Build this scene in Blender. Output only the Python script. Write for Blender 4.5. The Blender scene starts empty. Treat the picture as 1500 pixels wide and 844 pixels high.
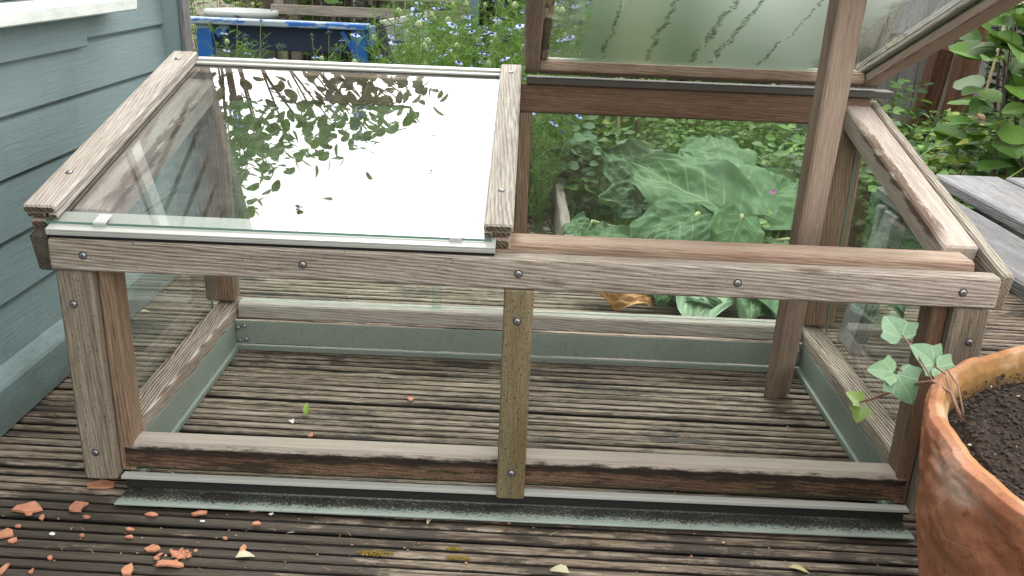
import bpy, math, random
from mathutils import Vector, Matrix, noise as mnoise
R = math.radians
rnd = random.Random(7)
scene = bpy.context.scene
col = scene.collection
ORG = {}

# ------------------------------------------------------------------ materials
class NT:
    def __init__(s, name):
        s.m = bpy.data.materials.new(name); s.m.use_nodes = True
        s.t = s.m.node_tree; s.t.nodes.clear()
        s.out = s.t.nodes.new('ShaderNodeOutputMaterial')
    def n(s, typ, ins=None, **props):
        nd = s.t.nodes.new(typ)
        for k, v in props.items(): setattr(nd, k, v)
        for k, v in (ins or {}).items(): s.set(nd, k, v)
        return nd
    def set(s, nd, k, v):
        sock = nd.inputs[k]
        if isinstance(v, bpy.types.NodeSocket): s.t.links.new(v, sock)
        elif isinstance(v, bpy.types.Node): s.t.links.new(v.outputs[0], sock)
        else:
            if sock.type == 'RGBA' and len(v) == 3: v = (*v, 1)
            sock.default_value = v
    def math(s, op, a, b=None, c=None, clamp=False):
        nd = s.n('ShaderNodeMath', operation=op, use_clamp=clamp)
        for i, x in enumerate((a, b, c)):
            if x is not None: s.set(nd, i, x)
        return nd.outputs[0]
    def vmul(s, a, vec):
        nd = s.n('ShaderNodeVectorMath', operation='MULTIPLY'); s.set(nd, 0, a); s.set(nd, 1, vec); return nd.outputs[0]
    def vadd(s, a, b):
        nd = s.n('ShaderNodeVectorMath', operation='ADD'); s.set(nd, 0, a); s.set(nd, 1, b); return nd.outputs[0]
    def noise(s, vec, scale=1, detail=4, rough=.55):
        return s.n('ShaderNodeTexNoise', {'Vector': vec, 'Scale': scale, 'Detail': detail, 'Roughness': rough}).outputs[0]
    def ramp(s, fac, stops):
        nd = s.n('ShaderNodeValToRGB', {'Fac': fac}); e = nd.color_ramp.elements
        while len(e) < len(stops): e.new(.5)
        for el, (p, c) in zip(e, stops): el.position = p; el.color = (*c, 1) if len(c) == 3 else c
        return nd.outputs[0]
    def step(s, x, lo, hi, a=0., b=1.):
        nd = s.n('ShaderNodeMapRange', interpolation_type='SMOOTHSTEP')
        s.set(nd, 0, x); s.set(nd, 1, lo); s.set(nd, 2, hi); s.set(nd, 3, a); s.set(nd, 4, b); return nd.outputs[0]
    def mix(s, f, a, b, blend='MIX'):
        nd = s.n('ShaderNodeMix', data_type='RGBA', blend_type=blend)
        s.set(nd, 0, f); s.set(nd, 6, a); s.set(nd, 7, b); return nd.outputs[2]
    def gc(s):
        return s.n('ShaderNodeAttribute', attribute_name='gc').outputs['Vector']
    def xyz(s, v):
        return s.n('ShaderNodeSeparateXYZ', {0: v}).outputs
    def pos(s):
        return s.n('ShaderNodeNewGeometry').outputs['Position']
    def bump(s, h, strength=.5, dist=.002):
        return s.n('ShaderNodeBump', {'Height': h, 'Strength': strength, 'Distance': dist}).outputs[0]
    def bsdf(s, base, rough=.7, normal=None, **kw):
        nd = s.n('ShaderNodeBsdfPrincipled', {'Base Color': base, 'Roughness': rough})
        if normal is not None: s.set(nd, 'Normal', normal)
        for k, v in kw.items(): s.set(nd, k.replace('_', ' '), v)
        return nd.outputs[0]
    def mixs(s, f, a, b):
        nd = s.n('ShaderNodeMixShader', {0: f}); s.set(nd, 1, a); s.set(nd, 2, b); return nd.outputs[0]
    def done(s, sh):
        s.t.links.new(sh, s.out.inputs['Surface']); return s.m

def wood(name, dark, mid, light, ring=110., ringamt=.10, stain=None, stainlo=.55, speck=0., rough=.82, bump=.7, stainscale=(1.3, 9, 9), fine=.55, lines=.45, knots=0., extra=None):
    m = NT(name); a = m.gc()
    warp = m.noise(m.vmul(a, (3.5, 26, 26)), 1, 3)
    big = m.noise(m.vmul(a, (1.6, 24, 24)), 1, 4, .55)
    n1 = m.noise(m.vmul(a, (9, 130, 130)), 1, 4, .6)
    n2 = m.noise(m.vmul(a, (38, 760, 760)), 1, 3, .6)
    shift = m.n('ShaderNodeCombineXYZ', {1: m.math('MULTIPLY', warp, .020)})
    wv = m.n('ShaderNodeTexWave', {'Vector': m.vadd(m.vmul(a, (.06, 1, 1)), shift), 'Scale': ring, 'Distortion': 2.2, 'Detail': 3.0, 'Detail Scale': 1.2, 'Detail Roughness': .6}, bands_direction='DIAGONAL').outputs[1]
    f = m.math('MULTIPLY_ADD', n2, fine * .75, m.math('MULTIPLY_ADD', n1, .35, m.math('MULTIPLY_ADD', big, .38, m.math('MULTIPLY', wv, ringamt))))
    f = m.math('SUBTRACT', f, (fine * .75 + .35 + .38) * .5 + ringamt * .5 - .5)
    c = m.ramp(f, [(.34, dark), (.50, mid), (.66, light)])
    # thin open checks running with the grain
    ck = m.noise(m.vmul(a, (14, 520, 520)), 1, 2, .5)
    c = m.mix(m.math('MULTIPLY', m.step(ck, .60, .70), lines), c, [x * .55 for x in dark])
    if knots:
        vk = m.n('ShaderNodeTexVoronoi', {'Vector': m.vmul(a, (5.5, 17, 17)), 'Scale': 1.})
        kd = m.math('MULTIPLY', m.step(m.math('MULTIPLY_ADD', m.noise(a, 90, 3), .06, vk.outputs['Distance']), .21, .10), m.math('GREATER_THAN', m.xyz(vk.outputs['Color'])[0], .80))
        c = m.mix(m.math('MULTIPLY', kd, .75), c, (.085, .05, .03))
    al = m.noise(m.vmul(a, (4, 30, 30)), 1, 4)
    c = m.mix(m.step(al, .56, .72, 0, .30), c, m.mix(f, (.09, .09, .045), (.24, .235, .15)))
    if stain:
        st = m.noise(m.vmul(a, stainscale), 1, 5, .6)
        c = m.mix(m.math('MULTIPLY', m.step(st, stainlo, stainlo + .14), .8), c, m.mix(m.math('MULTIPLY', f, .6), stain, c))
    if speck:
        sp = m.noise(m.vmul(a, (.6, 1, 1)), 430, 2); c = m.mix(m.math('MULTIPLY', m.step(sp, .68 - speck * .10, .73 - speck * .09), .85), c, (.03, .025, .016))
    if extra: c = extra(m, a, c)
    h = m.math('SUBTRACT', m.math('MULTIPLY_ADD', n2, .6, m.math('MULTIPLY', wv, ringamt * 2)), m.math('MULTIPLY', ck, .5))
    return m.done(m.bsdf(c, rough, m.bump(h, bump, .0016), Specular_IOR_Level=.25))

M = {}
def rail_streak(m, a, c):
    p = m.pos(); x, y, z = m.xyz(p)
    e = m.math('MULTIPLY_ADD', m.math('SUBTRACT', m.noise(m.vmul(p, (90, 6, 90)), 1, 4, .7), .5), .045, m.math('MAXIMUM', m.math('ABSOLUTE', m.math('SUBTRACT', m.math('ABSOLUTE', x), .617)), m.math('SUBTRACT', m.math('MULTIPLY_ADD', y, .2485, .4125), z)))
    run = m.math('MULTIPLY', m.step(y, .07, .13), m.step(y, .56, .40))
    wid = m.step(y, .40, .12, .55, 1.15)
    return m.mix(m.math('MULTIPLY', m.step(m.math('DIVIDE', e, wid), .014, .006), m.math('MULTIPLY', run, .9)), c, m.mix(m.noise(a, 200, 2), (.045, .020, .012), (.16, .09, .06)))
M['grey_cedar'] = wood('weathered_cedar', (.125, .100, .076), (.295, .250, .205), (.455, .405, .350), ringamt=.16, knots=1., stain=(.15, .105, .07), stainlo=.56, speck=.15, lines=.6)
M['silver_cedar'] = wood('silvered_cedar', (.19, .165, .135), (.365, .333, .292), (.495, .463, .418), ringamt=.12, knots=1., stain=(.25, .20, .15), stainlo=.58, lines=.55)
M['post_cedar'] = wood('greenish_post_wood', (.115, .094, .066), (.225, .188, .140), (.34, .295, .232), ringamt=.08, stain=(.11, .082, .05), stainlo=.56, speck=.45, lines=.4)
M['dark_grey'] = wood('dark_grey_cedar', (.03, .026, .019), (.075, .064, .048), (.14, .12, .092), ringamt=.08)  # darker timber for the left side board
M['end_grain'] = wood('dark_end_grain', (.035, .028, .018), (.085, .066, .042), (.16, .128, .085), ringamt=.3, ring=90)
M['batten'] = wood('mossy_batten_wood', (.115, .088, .046), (.188, .150, .084), (.27, .222, .138), ringamt=.05, stain=(.13, .095, .04), stainlo=.5, speck=.85, lines=.25)
M['warm_cedar'] = wood('warm_cedar', (.115, .072, .045), (.235, .158, .105), (.36, .265, .185), ringamt=.10, stain=(.10, .055, .035), stainlo=.58, lines=.4)
M['prop_cedar'] = wood('pinkish_prop_wood', (.195, .135, .098), (.330, .246, .190), (.435, .348, .285), ringamt=.07, stain=(.20, .105, .065), stainlo=.58, lines=.3, fine=.4)
M['dark_cedar'] = wood('dark_red_cedar', (.080, .046, .028), (.165, .100, .064), (.25, .165, .112), ringamt=.06, stain=(.04, .02, .014), stainlo=.57, lines=.3)
M['pink_cedar'] = wood('pale_pink_cedar', (.19, .122, .085), (.335, .238, .178), (.46, .365, .295), ringamt=.10, stain=(.20, .11, .08), stainlo=.56, lines=.35)
M['streaked_cedar'] = wood('streaked_side_rail_wood', (.27, .215, .175), (.43, .365, .315), (.56, .50, .445), ringamt=.06, stain=(.06, .033, .022), stainlo=.55, stainscale=(1.7, 24, 24), lines=.25, extra=rail_streak)
M['figured_cedar'] = wood('figured_cedar', (.13, .088, .062), (.33, .262, .212), (.47, .405, .35), ring=120, ringamt=.34, lines=.3)
def bottom_dirt(m, a, c):
    p = m.pos(); z = m.xyz(p)[2]; x = m.xyz(p)[0]
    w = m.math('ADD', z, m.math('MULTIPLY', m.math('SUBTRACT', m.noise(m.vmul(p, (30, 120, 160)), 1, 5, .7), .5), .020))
    big = m.noise(m.vmul(p, (5, 30, 30)), 1, 5, .65)
    c = m.mix(m.step(big, .46, .58), c, m.mix(m.noise(p, 90, 4), (.05, .030, .018), (.14, .10, .045)))
    c = m.mix(m.math('MULTIPLY', m.step(m.noise(m.vmul(p, (9, 40, 60)), 1, 5, .7), .50, .60), .85), c, (.024, .018, .012))
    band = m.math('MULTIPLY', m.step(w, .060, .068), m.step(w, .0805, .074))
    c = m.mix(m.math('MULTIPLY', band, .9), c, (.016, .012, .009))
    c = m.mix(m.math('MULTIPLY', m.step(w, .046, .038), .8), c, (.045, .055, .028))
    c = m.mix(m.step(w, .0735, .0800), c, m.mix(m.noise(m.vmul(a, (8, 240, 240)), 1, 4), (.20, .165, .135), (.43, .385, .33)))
    sp = m.noise(p, 300, 3, .7)
    return m.mix(m.math('MULTIPLY', m.step(sp, .58, .63), m.step(w, .080, .06)), c, (.014, .011, .008))
M['bottom_rail'] = wood('dirty_bottom_rail_wood', (.05, .026, .016), (.135, .078, .050), (.24, .155, .105), ringamt=.1, extra=bottom_dirt)
M['bench_grey'] = wood('silver_bench_wood', (.075, .075, .078), (.165, .165, .168), (.26, .262, .266), ringamt=.14, stain=(.06, .06, .062), stainlo=.52)
M['old_grey'] = wood('old_grey_timber', (.10, .088, .07), (.225, .20, .165), (.36, .33, .28), ringamt=.1)
M['fence_grey'] = wood('fence_board_wood', (.09, .083, .076), (.19, .18, .168), (.29, .278, .262), ringamt=.1)
M['rust_post'] = wood('red_brown_post_wood', (.035, .017, .011), (.095, .045, .028), (.17, .095, .062), ringamt=.1)
M['bark'] = wood('bark', (.03, .024, .018), (.09, .072, .055), (.17, .145, .115), ringamt=.2)
M['cane'] = wood('pale_cane', (.28, .21, .12), (.42, .35, .23), (.54, .47, .35), ringamt=.05)

def plain(name, c, rough=.6, metal=0., var=.12, scale=40, bump=.15):
    m = NT(name); p = m.pos()
    n = m.noise(p, scale, 4)
    base = m.mix(n, [x * (1 - var) for x in c], [min(1, x * (1 + var)) for x in c])
    return m.done(m.bsdf(base, rough, m.bump(n, bump, .001), Metallic=metal))
def dirty_alu():
    m = NT('green_grey_aluminium'); p = m.pos()
    n = m.noise(p, 9, 5); g = m.noise(p, 330, 3)
    c = m.mix(n, (.195, .235, .20), (.265, .305, .262))
    c = m.mix(m.step(g, .60, .68, 0, .6), c, (.03, .028, .022))
    return m.done(m.bsdf(c, .42, Specular_IOR_Level=.5))
M['alu'] = dirty_alu()
def flange_alu():
    m = NT('dirt_speckled_sill_aluminium'); p = m.pos(); y = m.xyz(p)[1]
    g = m.noise(m.vmul(p, (1, 1.6, 1)), 260, 4, .7); n = m.noise(p, 18, 4)
    thr = m.math('ADD', m.step(y, -.048, -.014, .66, .40), m.math('MULTIPLY', m.math('SUBTRACT', n, .5), .18))
    c = m.mix(n, (.24, .29, .25), (.32, .37, .33))
    c = m.mix(m.step(m.math('SUBTRACT', g, thr), -.02, .03), c, (.022, .020, .015))
    return m.done(m.bsdf(c, .45))
M['flange'] = flange_alu()
M['alu_pale'] = plain('pale_aluminium', (.42, .43, .395), .35, 0, .1, 25, .05)
M['alu_dark'] = plain('dull_grey_aluminium', (.045, .038, .031), .4, 0, .15)
M['screw'] = plain('screw_steel', (.30, .30, .31), .38, .8, .4, 300)
M['recess_shade'] = plain('screw_recess_shade', (.03, .03, .03), .6)
M['clip'] = plain('grey_plastic', (.42, .43, .42), .4)

def glass(name, ior=1.5, gain=1.8, tint=(.90, .965, .93), dust=.04, fog=None, dustscale=30):
    """thin pane: both surfaces are accounted for on the front side; back faces just pass light"""
    m = NT(name)
    geo = m.n('ShaderNodeNewGeometry'); front = m.math('SUBTRACT', 1., geo.outputs['Backfacing'])
    p = geo.outputs['Position']
    fr = m.n('ShaderNodeFresnel', {'IOR': ior}).outputs[0]
    fac = m.math('MULTIPLY', m.math('MINIMUM', m.math('MULTIPLY', fr, gain), .95), front)
    tr = m.n('ShaderNodeBsdfTransparent', {'Color': tint}).outputs[0]
    trw = m.n('ShaderNodeBsdfTransparent', {'Color': (1, 1, 1)}).outputs[0]
    tr = m.mixs(geo.outputs['Backfacing'], tr, trw)
    gl = m.n('ShaderNodeBsdfGlossy', {'Color': (1, 1, 1), 'Roughness': .0}).outputs[0]
    body = tr
    if dust:
        d = m.n('ShaderNodeBsdfDiffuse', {'Color': (.62, .62, .57)}).outputs[0]
        dn = m.math('MULTIPLY', m.step(m.noise(p, dustscale, 5, .7), .35, .8, dust * .4, dust * 2), front)
        sp = m.math('MULTIPLY', m.step(m.noise(p, 420, 1), .735, .76), .5)
        body = m.mixs(m.math('MULTIPLY', m.math('MAXIMUM', dn, sp), front), body, d)
    if fog:
        body, ff = fog(m, p, front, body)
        fac = m.math('MULTIPLY', fac, m.math('SUBTRACT', 1., m.math('MULTIPLY', ff, .92)))
    return m.done(m.mixs(fac, body, gl))
def fog_rear(m, p, front, body):
    n = m.noise(m.vmul(p, (1, 1, 1)), 9, 4); drops = m.noise(p, 380, 2)
    z = m.xyz(p)[2]
    band = m.math('MULTIPLY', m.step(z, .345, .40), m.step(z, .53, .45))
    xx = m.step(m.xyz(p)[0], .12, .3)
    f = m.math('MULTIPLY', m.math('MULTIPLY', m.step(n, .38, .66), m.math('MULTIPLY', band, xx)), m.step(drops, .36, .56, .35, 1.))
    f = m.math('MULTIPLY', m.math('MULTIPLY_ADD', f, .40, .015), front)
    wh = m.mixs(.55, m.n('ShaderNodeBsdfTranslucent', {'Color': (.34, .42, .36)}).outputs[0], m.n('ShaderNodeBsdfDiffuse', {'Color': (.45, .52, .47)}).outputs[0])
    rf = m.n('ShaderNodeBsdfRefraction', {'Color': (.93, .98, .95), 'Roughness': .28, 'IOR': 1.12}).outputs[0]
    return m.mixs(f, body, m.mixs(.30, rf, wh)), f
def fog_lid(m, p, front, body):
    x, y, z = m.xyz(p)
    # runs where drops have trickled down the sloping pane
    wx = m.math('MULTIPLY_ADD', m.math('SUBTRACT', m.noise(p, 22, 3), .5), .030, x)
    runs = None
    for x0, w in ((.085, .006), (.135, .004), (.215, .006), (.300, .0065), (.338, .0060), (.425, .003)):
        k = m.step(m.math('ABSOLUTE', m.math('SUBTRACT', wx, x0)), w * 1.1, w * .35)
        runs = k if runs is None else m.math('MAXIMUM', runs, k)
    clear = m.math('MULTIPLY', m.math('MULTIPLY', runs, m.step(m.noise(p, 130, 4, .7), .40, .54)), m.step(y, .56, .53))
    nx = m.math('MULTIPLY_ADD', m.noise(p, 26, 4), .07, x)
    edge = m.math('MAXIMUM', m.math('MAXIMUM', m.step(nx, .14, .07), m.step(nx, .545, .585)), m.math('MULTIPLY', m.step(m.math('MULTIPLY_ADD', m.noise(p, 45, 4), .03, y), .572, .590), .6))
    f = m.math('SUBTRACT', m.math('SUBTRACT', .95, m.math('MULTIPLY', clear, .62)), m.math('MULTIPLY', edge, .78), clamp=True)
    f = m.math('MULTIPLY', f, front)
    wh = m.mixs(.5, m.n('ShaderNodeBsdfDiffuse', {'Color': (.26, .38, .26)}).outputs[0], m.n('ShaderNodeBsdfTranslucent', {'Color': (.10, .165, .10)}).outputs[0])
    rf = m.n('ShaderNodeBsdfRefraction', {'Color': (.93, .98, .94), 'Roughness': .40, 'IOR': 1.12}).outputs[0]
    return m.mixs(f, body, m.mixs(.32, rf, wh)), f
M['glass'] = glass('clear_glass', 1.45, 1.3, dust=.02)
M['glass_side'] = glass('clear_side_glass', 1.5, 1.7, (.84, .93, .88), dust=.05)
M['glass_lid'] = glass('lid_glass', 1.53, 1.8, (.84, .88, .86), dust=.045)
M['glass_fog'] = glass('condensation_glass', 1.45, 1.3, (.86, .95, .90), dust=.03, fog=fog_rear)
M['glass_mist'] = glass('misted_lid_glass', 1.45, 1.3, dust=.02, fog=fog_lid)
M['glass_edge'] = plain('green_glass_edge', (.11, .21, .175), .15)

def leafmat(name, c0, c1, vein=None, nveins=7., rough=.5, trans=.25, midw=.05, net=0.):
    m = NT(name); a = m.gc(); u, v, r = m.xyz(a)
    n = m.noise(m.pos(), 55, 3)
    f = m.math('MULTIPLY_ADD', r, .75, m.math('MULTIPLY', n, .25))
    c = m.mix(f, c0, c1)
    h = None
    if vein:
        av = m.math('ABSOLUTE', v)
        mid = m.step(av, midw, midw * .4)
        fr = m.math('FRACT', m.math('MULTIPLY', m.math('SUBTRACT', u, m.math('MULTIPLY', av, .38)), nveins))
        sv = m.math('MULTIPLY', m.step(m.math('ABSOLUTE', m.math('SUBTRACT', fr, .5)), .085, .03), m.step(av, 1.0, .3))
        vv = m.math('MAXIMUM', mid, m.math('MULTIPLY', sv, .7))
        if net:
            vo = m.n('ShaderNodeTexVoronoi', {'Vector': m.vmul(a, (9, 5, 0)), 'Scale': 1.6}, feature='DISTANCE_TO_EDGE').outputs[0]
            c = m.mix(m.step(vo, .16, .02, 0, .16), m.mix(m.step(vo, .05, .5, 0, .28), c, (.16, .28, .12)), (.02, .06, .025))
            vv = m.math('MAXIMUM', vv, m.math('MULTIPLY', m.step(vo, .10, .02), net))
        c = m.mix(m.math('MULTIPLY', vv, .78), c, vein); h = vv
    nr = m.bump(h, .4, .002) if h is not None else None
    pb = m.bsdf(c, rough, nr, Specular_IOR_Level=.4)
    tl = m.n('ShaderNodeBsdfTranslucent', {'Color': m.mix(.5, c, (.22, .34, .03))}).outputs[0]
    return m.done(m.mixs(trans, pb, tl))
M['leaf_mid'] = leafmat('mid_green_leaf', (.030, .085, .018), (.105, .205, .040))
M['leaf_bright'] = leafmat('bright_green_leaf', (.06, .155, .028), (.17, .30, .06), (.22, .36, .10))
M['leaf_dark'] = leafmat('dark_leaf', (.012, .035, .012), (.045, .10, .028))
M['leaf_cool'] = leafmat('cool_green_leaf', (.035, .10, .045), (.10, .20, .085), (.18, .28, .14))
M['leaf_yellow'] = leafmat('yellow_green_leaf', (.12, .19, .02), (.30, .32, .05))
M['leaf_brown'] = leafmat('brown_fern', (.11, .055, .018), (.24, .17, .05))
M['feather'] = leafmat('feathery_foliage', (.045, .125, .020), (.16, .29, .055), trans=.3)
M['grassm'] = leafmat('grass_blades', (.06, .15, .022), (.20, .33, .07), trans=.3)
M['rhubarb'] = leafmat('rhubarb_leaf', (.014, .054, .018), (.066, .150, .052), (.18, .29, .12), 6., .66, .14, .026, .15)
M['rhubarb_pale'] = leafmat('rhubarb_leaf_underside', (.17, .28, .16), (.25, .36, .22), (.36, .44, .25), 6., .5, .15, .035)
M['dead_leaf'] = leafmat('dead_rhubarb_leaf', (.34, .15, .05), (.55, .30, .12), (.56, .36, .16), 6., .7, .1)
M['petiole'] = plain('pale_stalk', (.30, .33, .13), .5, 0, .2)
M['stem'] = plain('green_stem', (.13, .22, .05), .6, 0, .2)
M['ivystem'] = plain('brown_ivy_stem', (.22, .115, .07), .6, 0, .3, 120)
M['petal'] = plain('pale_blue_petal', (.27, .34, .64), .6, 0, .25, 60)
M['petal_w'] = plain('white_petal', (.75, .76, .78), .6)
M['pistil'] = plain('dark_flower_centre', (.05, .06, .10), .6)
M['purple'] = plain('dark_purple_petal', (.055, .015, .05), .7)
M['pod'] = plain('striped_seed_pod', (.28, .34, .17), .6, 0, .4, 150)
M['pink'] = plain('pink_petal', (.66, .22, .55), .6)
M['seedhead'] = plain('dry_seed_head', (.28, .19, .11), .9, 0, .5, 300)
def ivy():
    m = NT('ivy_leaf'); a = m.gc(); x, y, r = m.xyz(a)
    ang = m.math('ARCTAN2', x, y); rad = m.math('SQRT', m.math('ADD', m.math('MULTIPLY', x, x), m.math('MULTIPLY', y, y)))
    vv = None
    for t in (0, .82, -.82, 1.75, -1.75):
        d = m.math('ABSOLUTE', m.math('MULTIPLY', m.math('SINE', m.math('SUBTRACT', ang, t)), rad))
        k = m.math('MULTIPLY', m.step(d, .022, .007), m.step(m.math('ABSOLUTE', m.math('SUBTRACT', ang, t)), .9, .7))
        vv = k if vv is None else m.math('MAXIMUM', vv, k)
    vo = m.n('ShaderNodeTexVoronoi', {'Vector': a, 'Scale': 5.5}, feature='DISTANCE_TO_EDGE').outputs[0]
    vv = m.math('MAXIMUM', vv, m.math('MULTIPLY', m.step(vo, .045, .015), .35))
    n = m.noise(m.pos(), 90, 3)
    c = m.mix(r, m.mix(n, (.105, .215, .115), (.185, .315, .18)), m.mix(n, (.20, .32, .05), (.30, .42, .09)))
    c = m.mix(m.math('MULTIPLY', vv, .6), c, (.36, .48, .29))
    pb = m.bsdf(c, .38, m.bump(vv, -.3, .001), Specular_IOR_Level=.5)
    return m.done(m.mixs(.15, pb, m.n('ShaderNodeBsdfTranslucent', {'Color': c}).outputs[0]))
M['ivy'] = ivy()

def deckmat():
    m = NT('weathered_decking'); a = m.gc(); p = m.pos(); ax, ay, az = m.xyz(a); px, py, pz = m.xyz(p)
    n1 = m.noise(m.vmul(a, (3.2, 75, 0)), 1, 6, .65)
    n2 = m.noise(m.vmul(a, (14, 420, 0)), 1, 4, .6)
    n3 = m.noise(m.vmul(a, (34, 300, 0)), 1, 3, .6)
    f = m.math('MULTIPLY_ADD', n1, .52, m.math('MULTIPLY_ADD', n2, .26, m.math('MULTIPLY', n3, .26)))
    c = m.ramp(f, [(.40, (.026, .018, .012)), (.47, (.088, .064, .045)), (.53, (.205, .160, .118)), (.64, (.40, .335, .27))])
    warm = m.noise(m.vmul(p, (1.6, 9, 1)), 1, 4)
    c = m.mix(m.step(warm, .54, .70, 0, .5), c, m.mix(f, (.07, .04, .018), (.42, .30, .16)))
    out = m.step(m.math('MULTIPLY_ADD', m.noise(p, 3, 3), .12, py), .09, .01)
    left = m.step(m.math('MULTIPLY_ADD', m.noise(p, 2.2, 4), .9, px), .50, -.05)
    wet = m.noise(m.vmul(p, (5, 13, 1)), 1, 6, .7)
    lo = m.math('SUBTRACT', .555, m.math('MULTIPLY', out, m.math('MULTIPLY_ADD', left, .14, .055)))
    wet = m.math('MULTIPLY_ADD', m.math('SUBTRACT', m.noise(m.vmul(a, (22, 260, 0)), 1, 4, .7), .5), .30, wet)
    dirty = m.step(m.math('SUBTRACT', wet, lo), -.015, .05, 0, .9)
    c = m.mix(dirty, c, m.mix(n1, (.014, .011, .008), (.075, .058, .042)))
    moss = m.math('MULTIPLY', m.step(m.noise(m.vmul(p, (5, 26, 1)), 1, 4), .62, .72), .5)
    c = m.mix(moss, c, (.10, .085, .026))
    groove = m.step(m.math('MULTIPLY_ADD', m.noise(m.vmul(a, (30, 260, 0)), 1, 3), .003, az), -.0003, -.0022)
    c = m.mix(m.math('MULTIPLY', groove, .95), c, (.008, .006, .0045))
    g = m.noise(p, 420, 2)
    c = m.mix(m.step(g, .68, .72, 0, .7), c, (.02, .016, .012))
    h = m.math('MULTIPLY_ADD', n2, 1., n1)
    return m.done(m.bsdf(c, m.mix(dirty, (.75, .75, .75), (.5, .5, .5)), m.bump(h, .9, .003), Specular_IOR_Level=.35))
M['deck'] = deckmat()
def teal():
    m = NT('teal_painted_boards'); p = m.pos(); x, y, z = m.xyz(p)
    n = m.noise(m.vmul(p, (5, 5, 5)), 1, 4); g = m.noise(m.vmul(p, (30, 9, 190)), 1, 5, .65)
    c = m.mix(n, (.168, .238, .247), (.215, .290, .298))
    c = m.mix(m.step(g, .35, .7, 0, .32), c, (.27, .335, .34))
    ck = m.noise(m.vmul(p, (10, 8, 95)), 1, 5, .7)
    c = m.mix(m.step(ck, .66, .70, 0, .75), c, (.06, .085, .09))
    gr = m.math('MULTIPLY_ADD', m.math('SUBTRACT', m.noise(m.vmul(p, (9, 9, 14)), 1, 5, .7), .5), .30, z)
    c = m.mix(m.step(gr, .16, -.05, 0, .65), c, (.07, .075, .055))
    sp = m.noise(p, 210, 2); c = m.mix(m.math('MULTIPLY', m.step(sp, .67, .71), m.step(z, .5, .0, .1, .9)), c, (.045, .045, .038))
    c = m.mix(m.step(m.noise(m.vmul(p, (6, 16, 4)), 1, 4), .55, .75, 0, .25), c, (.12, .17, .165))
    return m.done(m.bsdf(c, .6, m.bump(m.math('ADD', g, m.math('MULTIPLY', ck, .5)), .55, .002), Specular_IOR_Level=.25))
M['teal'] = teal()
def sillpaint():
    m = NT('worn_white_paint'); p = m.pos()
    n = m.noise(m.vmul(p, (20, 12, 60)), 1, 5, .7)
    c = m.mix(m.step(n, .40, .75), (.80, .84, .81), (.56, .64, .60))
    return m.done(m.bsdf(c, .5, m.bump(n, .2, .001)))
M['white_paint'] = sillpaint()
M['window_glass'] = plain('dark_window_glass', (.02, .025, .03), .05)
M['roof_felt'] = plain('roof_felt', (.07, .075, .075), .9, 0, .3)
def bluep():
    m = NT('worn_blue_paint'); p = m.pos()
    n = m.noise(m.vmul(p, (9, 9, 30)), 1, 5, .7); z = m.xyz(p)[2]
    c = m.mix(m.noise(p, 12, 3), (.008, .080, .31), (.014, .125, .42))
    thr = m.step(z, .47, .495, .62, .44)
    c = m.mix(m.step(m.math('SUBTRACT', n, thr), -.02, .05), c, (.27, .32, .36))
    return m.done(m.bsdf(c, .5))
M['blue'] = bluep()
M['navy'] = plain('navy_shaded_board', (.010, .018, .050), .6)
M['black'] = plain('black_frame_and_shade', (.012, .012, .014), .45)
M['tub'] = plain('pale_plastic', (.29, .31, .295), .5, 0, .15, 12)
M['slate'] = plain('slate_blue_plastic', (.10, .15, .27), .5)

def terracotta():
    m = NT('flaking_terracotta'); a = m.gc(); u, v, r = m.xyz(a); p = m.pos()
    n = m.noise(p, 11, 6, .62); n2 = m.noise(p, 60, 5, .6); st = m.noise(m.vmul(p, (6, 6, 22)), 1, 5)
    c = m.ramp(n, [(.30, (.23, .088, .050)), (.45, (.36, .150, .085)), (.58, (.43, .205, .128)), (.74, (.47, .29, .215))])
    c = m.mix(m.step(st, .58, .70, 0, .55), c, (.46, .37, .31))
    c = m.mix(m.step(n2, .58, .72, 0, .6), c, (.17, .055, .025))
    vo = m.n('ShaderNodeTexVoronoi', {'Vector': m.vadd(p, m.vmul(m.n('ShaderNodeTexNoise', {'Vector': p, 'Scale': 14., 'Detail': 4.}).outputs[1], (.06, .06, .06))), 'Scale': 9.}, feature='DISTANCE_TO_EDGE').outputs[0]
    crack = m.step(vo, .016, .004)
    c = m.mix(m.math('MULTIPLY', crack, .07), c, (.13, .04, .02))
    inn = m.mix(m.step(m.noise(p, 16, 5), .50, .66), m.mix(m.noise(p, 60, 4), (.16, .085, .03), (.34, .20, .085)), (.42, .31, .20))
    c = m.mix(r, c, inn)
    h = m.math('SUBTRACT', m.math('MULTIPLY_ADD', n2, .6, n), m.math('MULTIPLY', crack, .08))
    return m.done(m.bsdf(c, .85, m.bump(h, .9, .0036), Specular_IOR_Level=.0))
M['terracotta'] = terracotta()
M['shard'] = plain('terracotta_shard', (.47, .205, .118), .9, 0, .4, 130, .7)
def soil(name, c0, c1, c2, sc=120):
    m = NT(name); p = m.pos(); n = m.noise(p, sc, 5, .7); g = m.noise(p, sc * 2.6, 2)
    c = m.mix(m.step(n, .35, .68), c0, c1)
    c = m.mix(m.step(g, .70, .74), c, c2)
    return m.done(m.bsdf(c, .9, m.bump(n, 1., .008), Specular_IOR_Level=.2))
M['compost'] = soil('potting_compost', (.012, .008, .006), (.055, .036, .025), (.26, .22, .17))
M['crumb'] = plain('compost_crumb', (.028, .017, .011), .9, 0, .5, 200)
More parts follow.
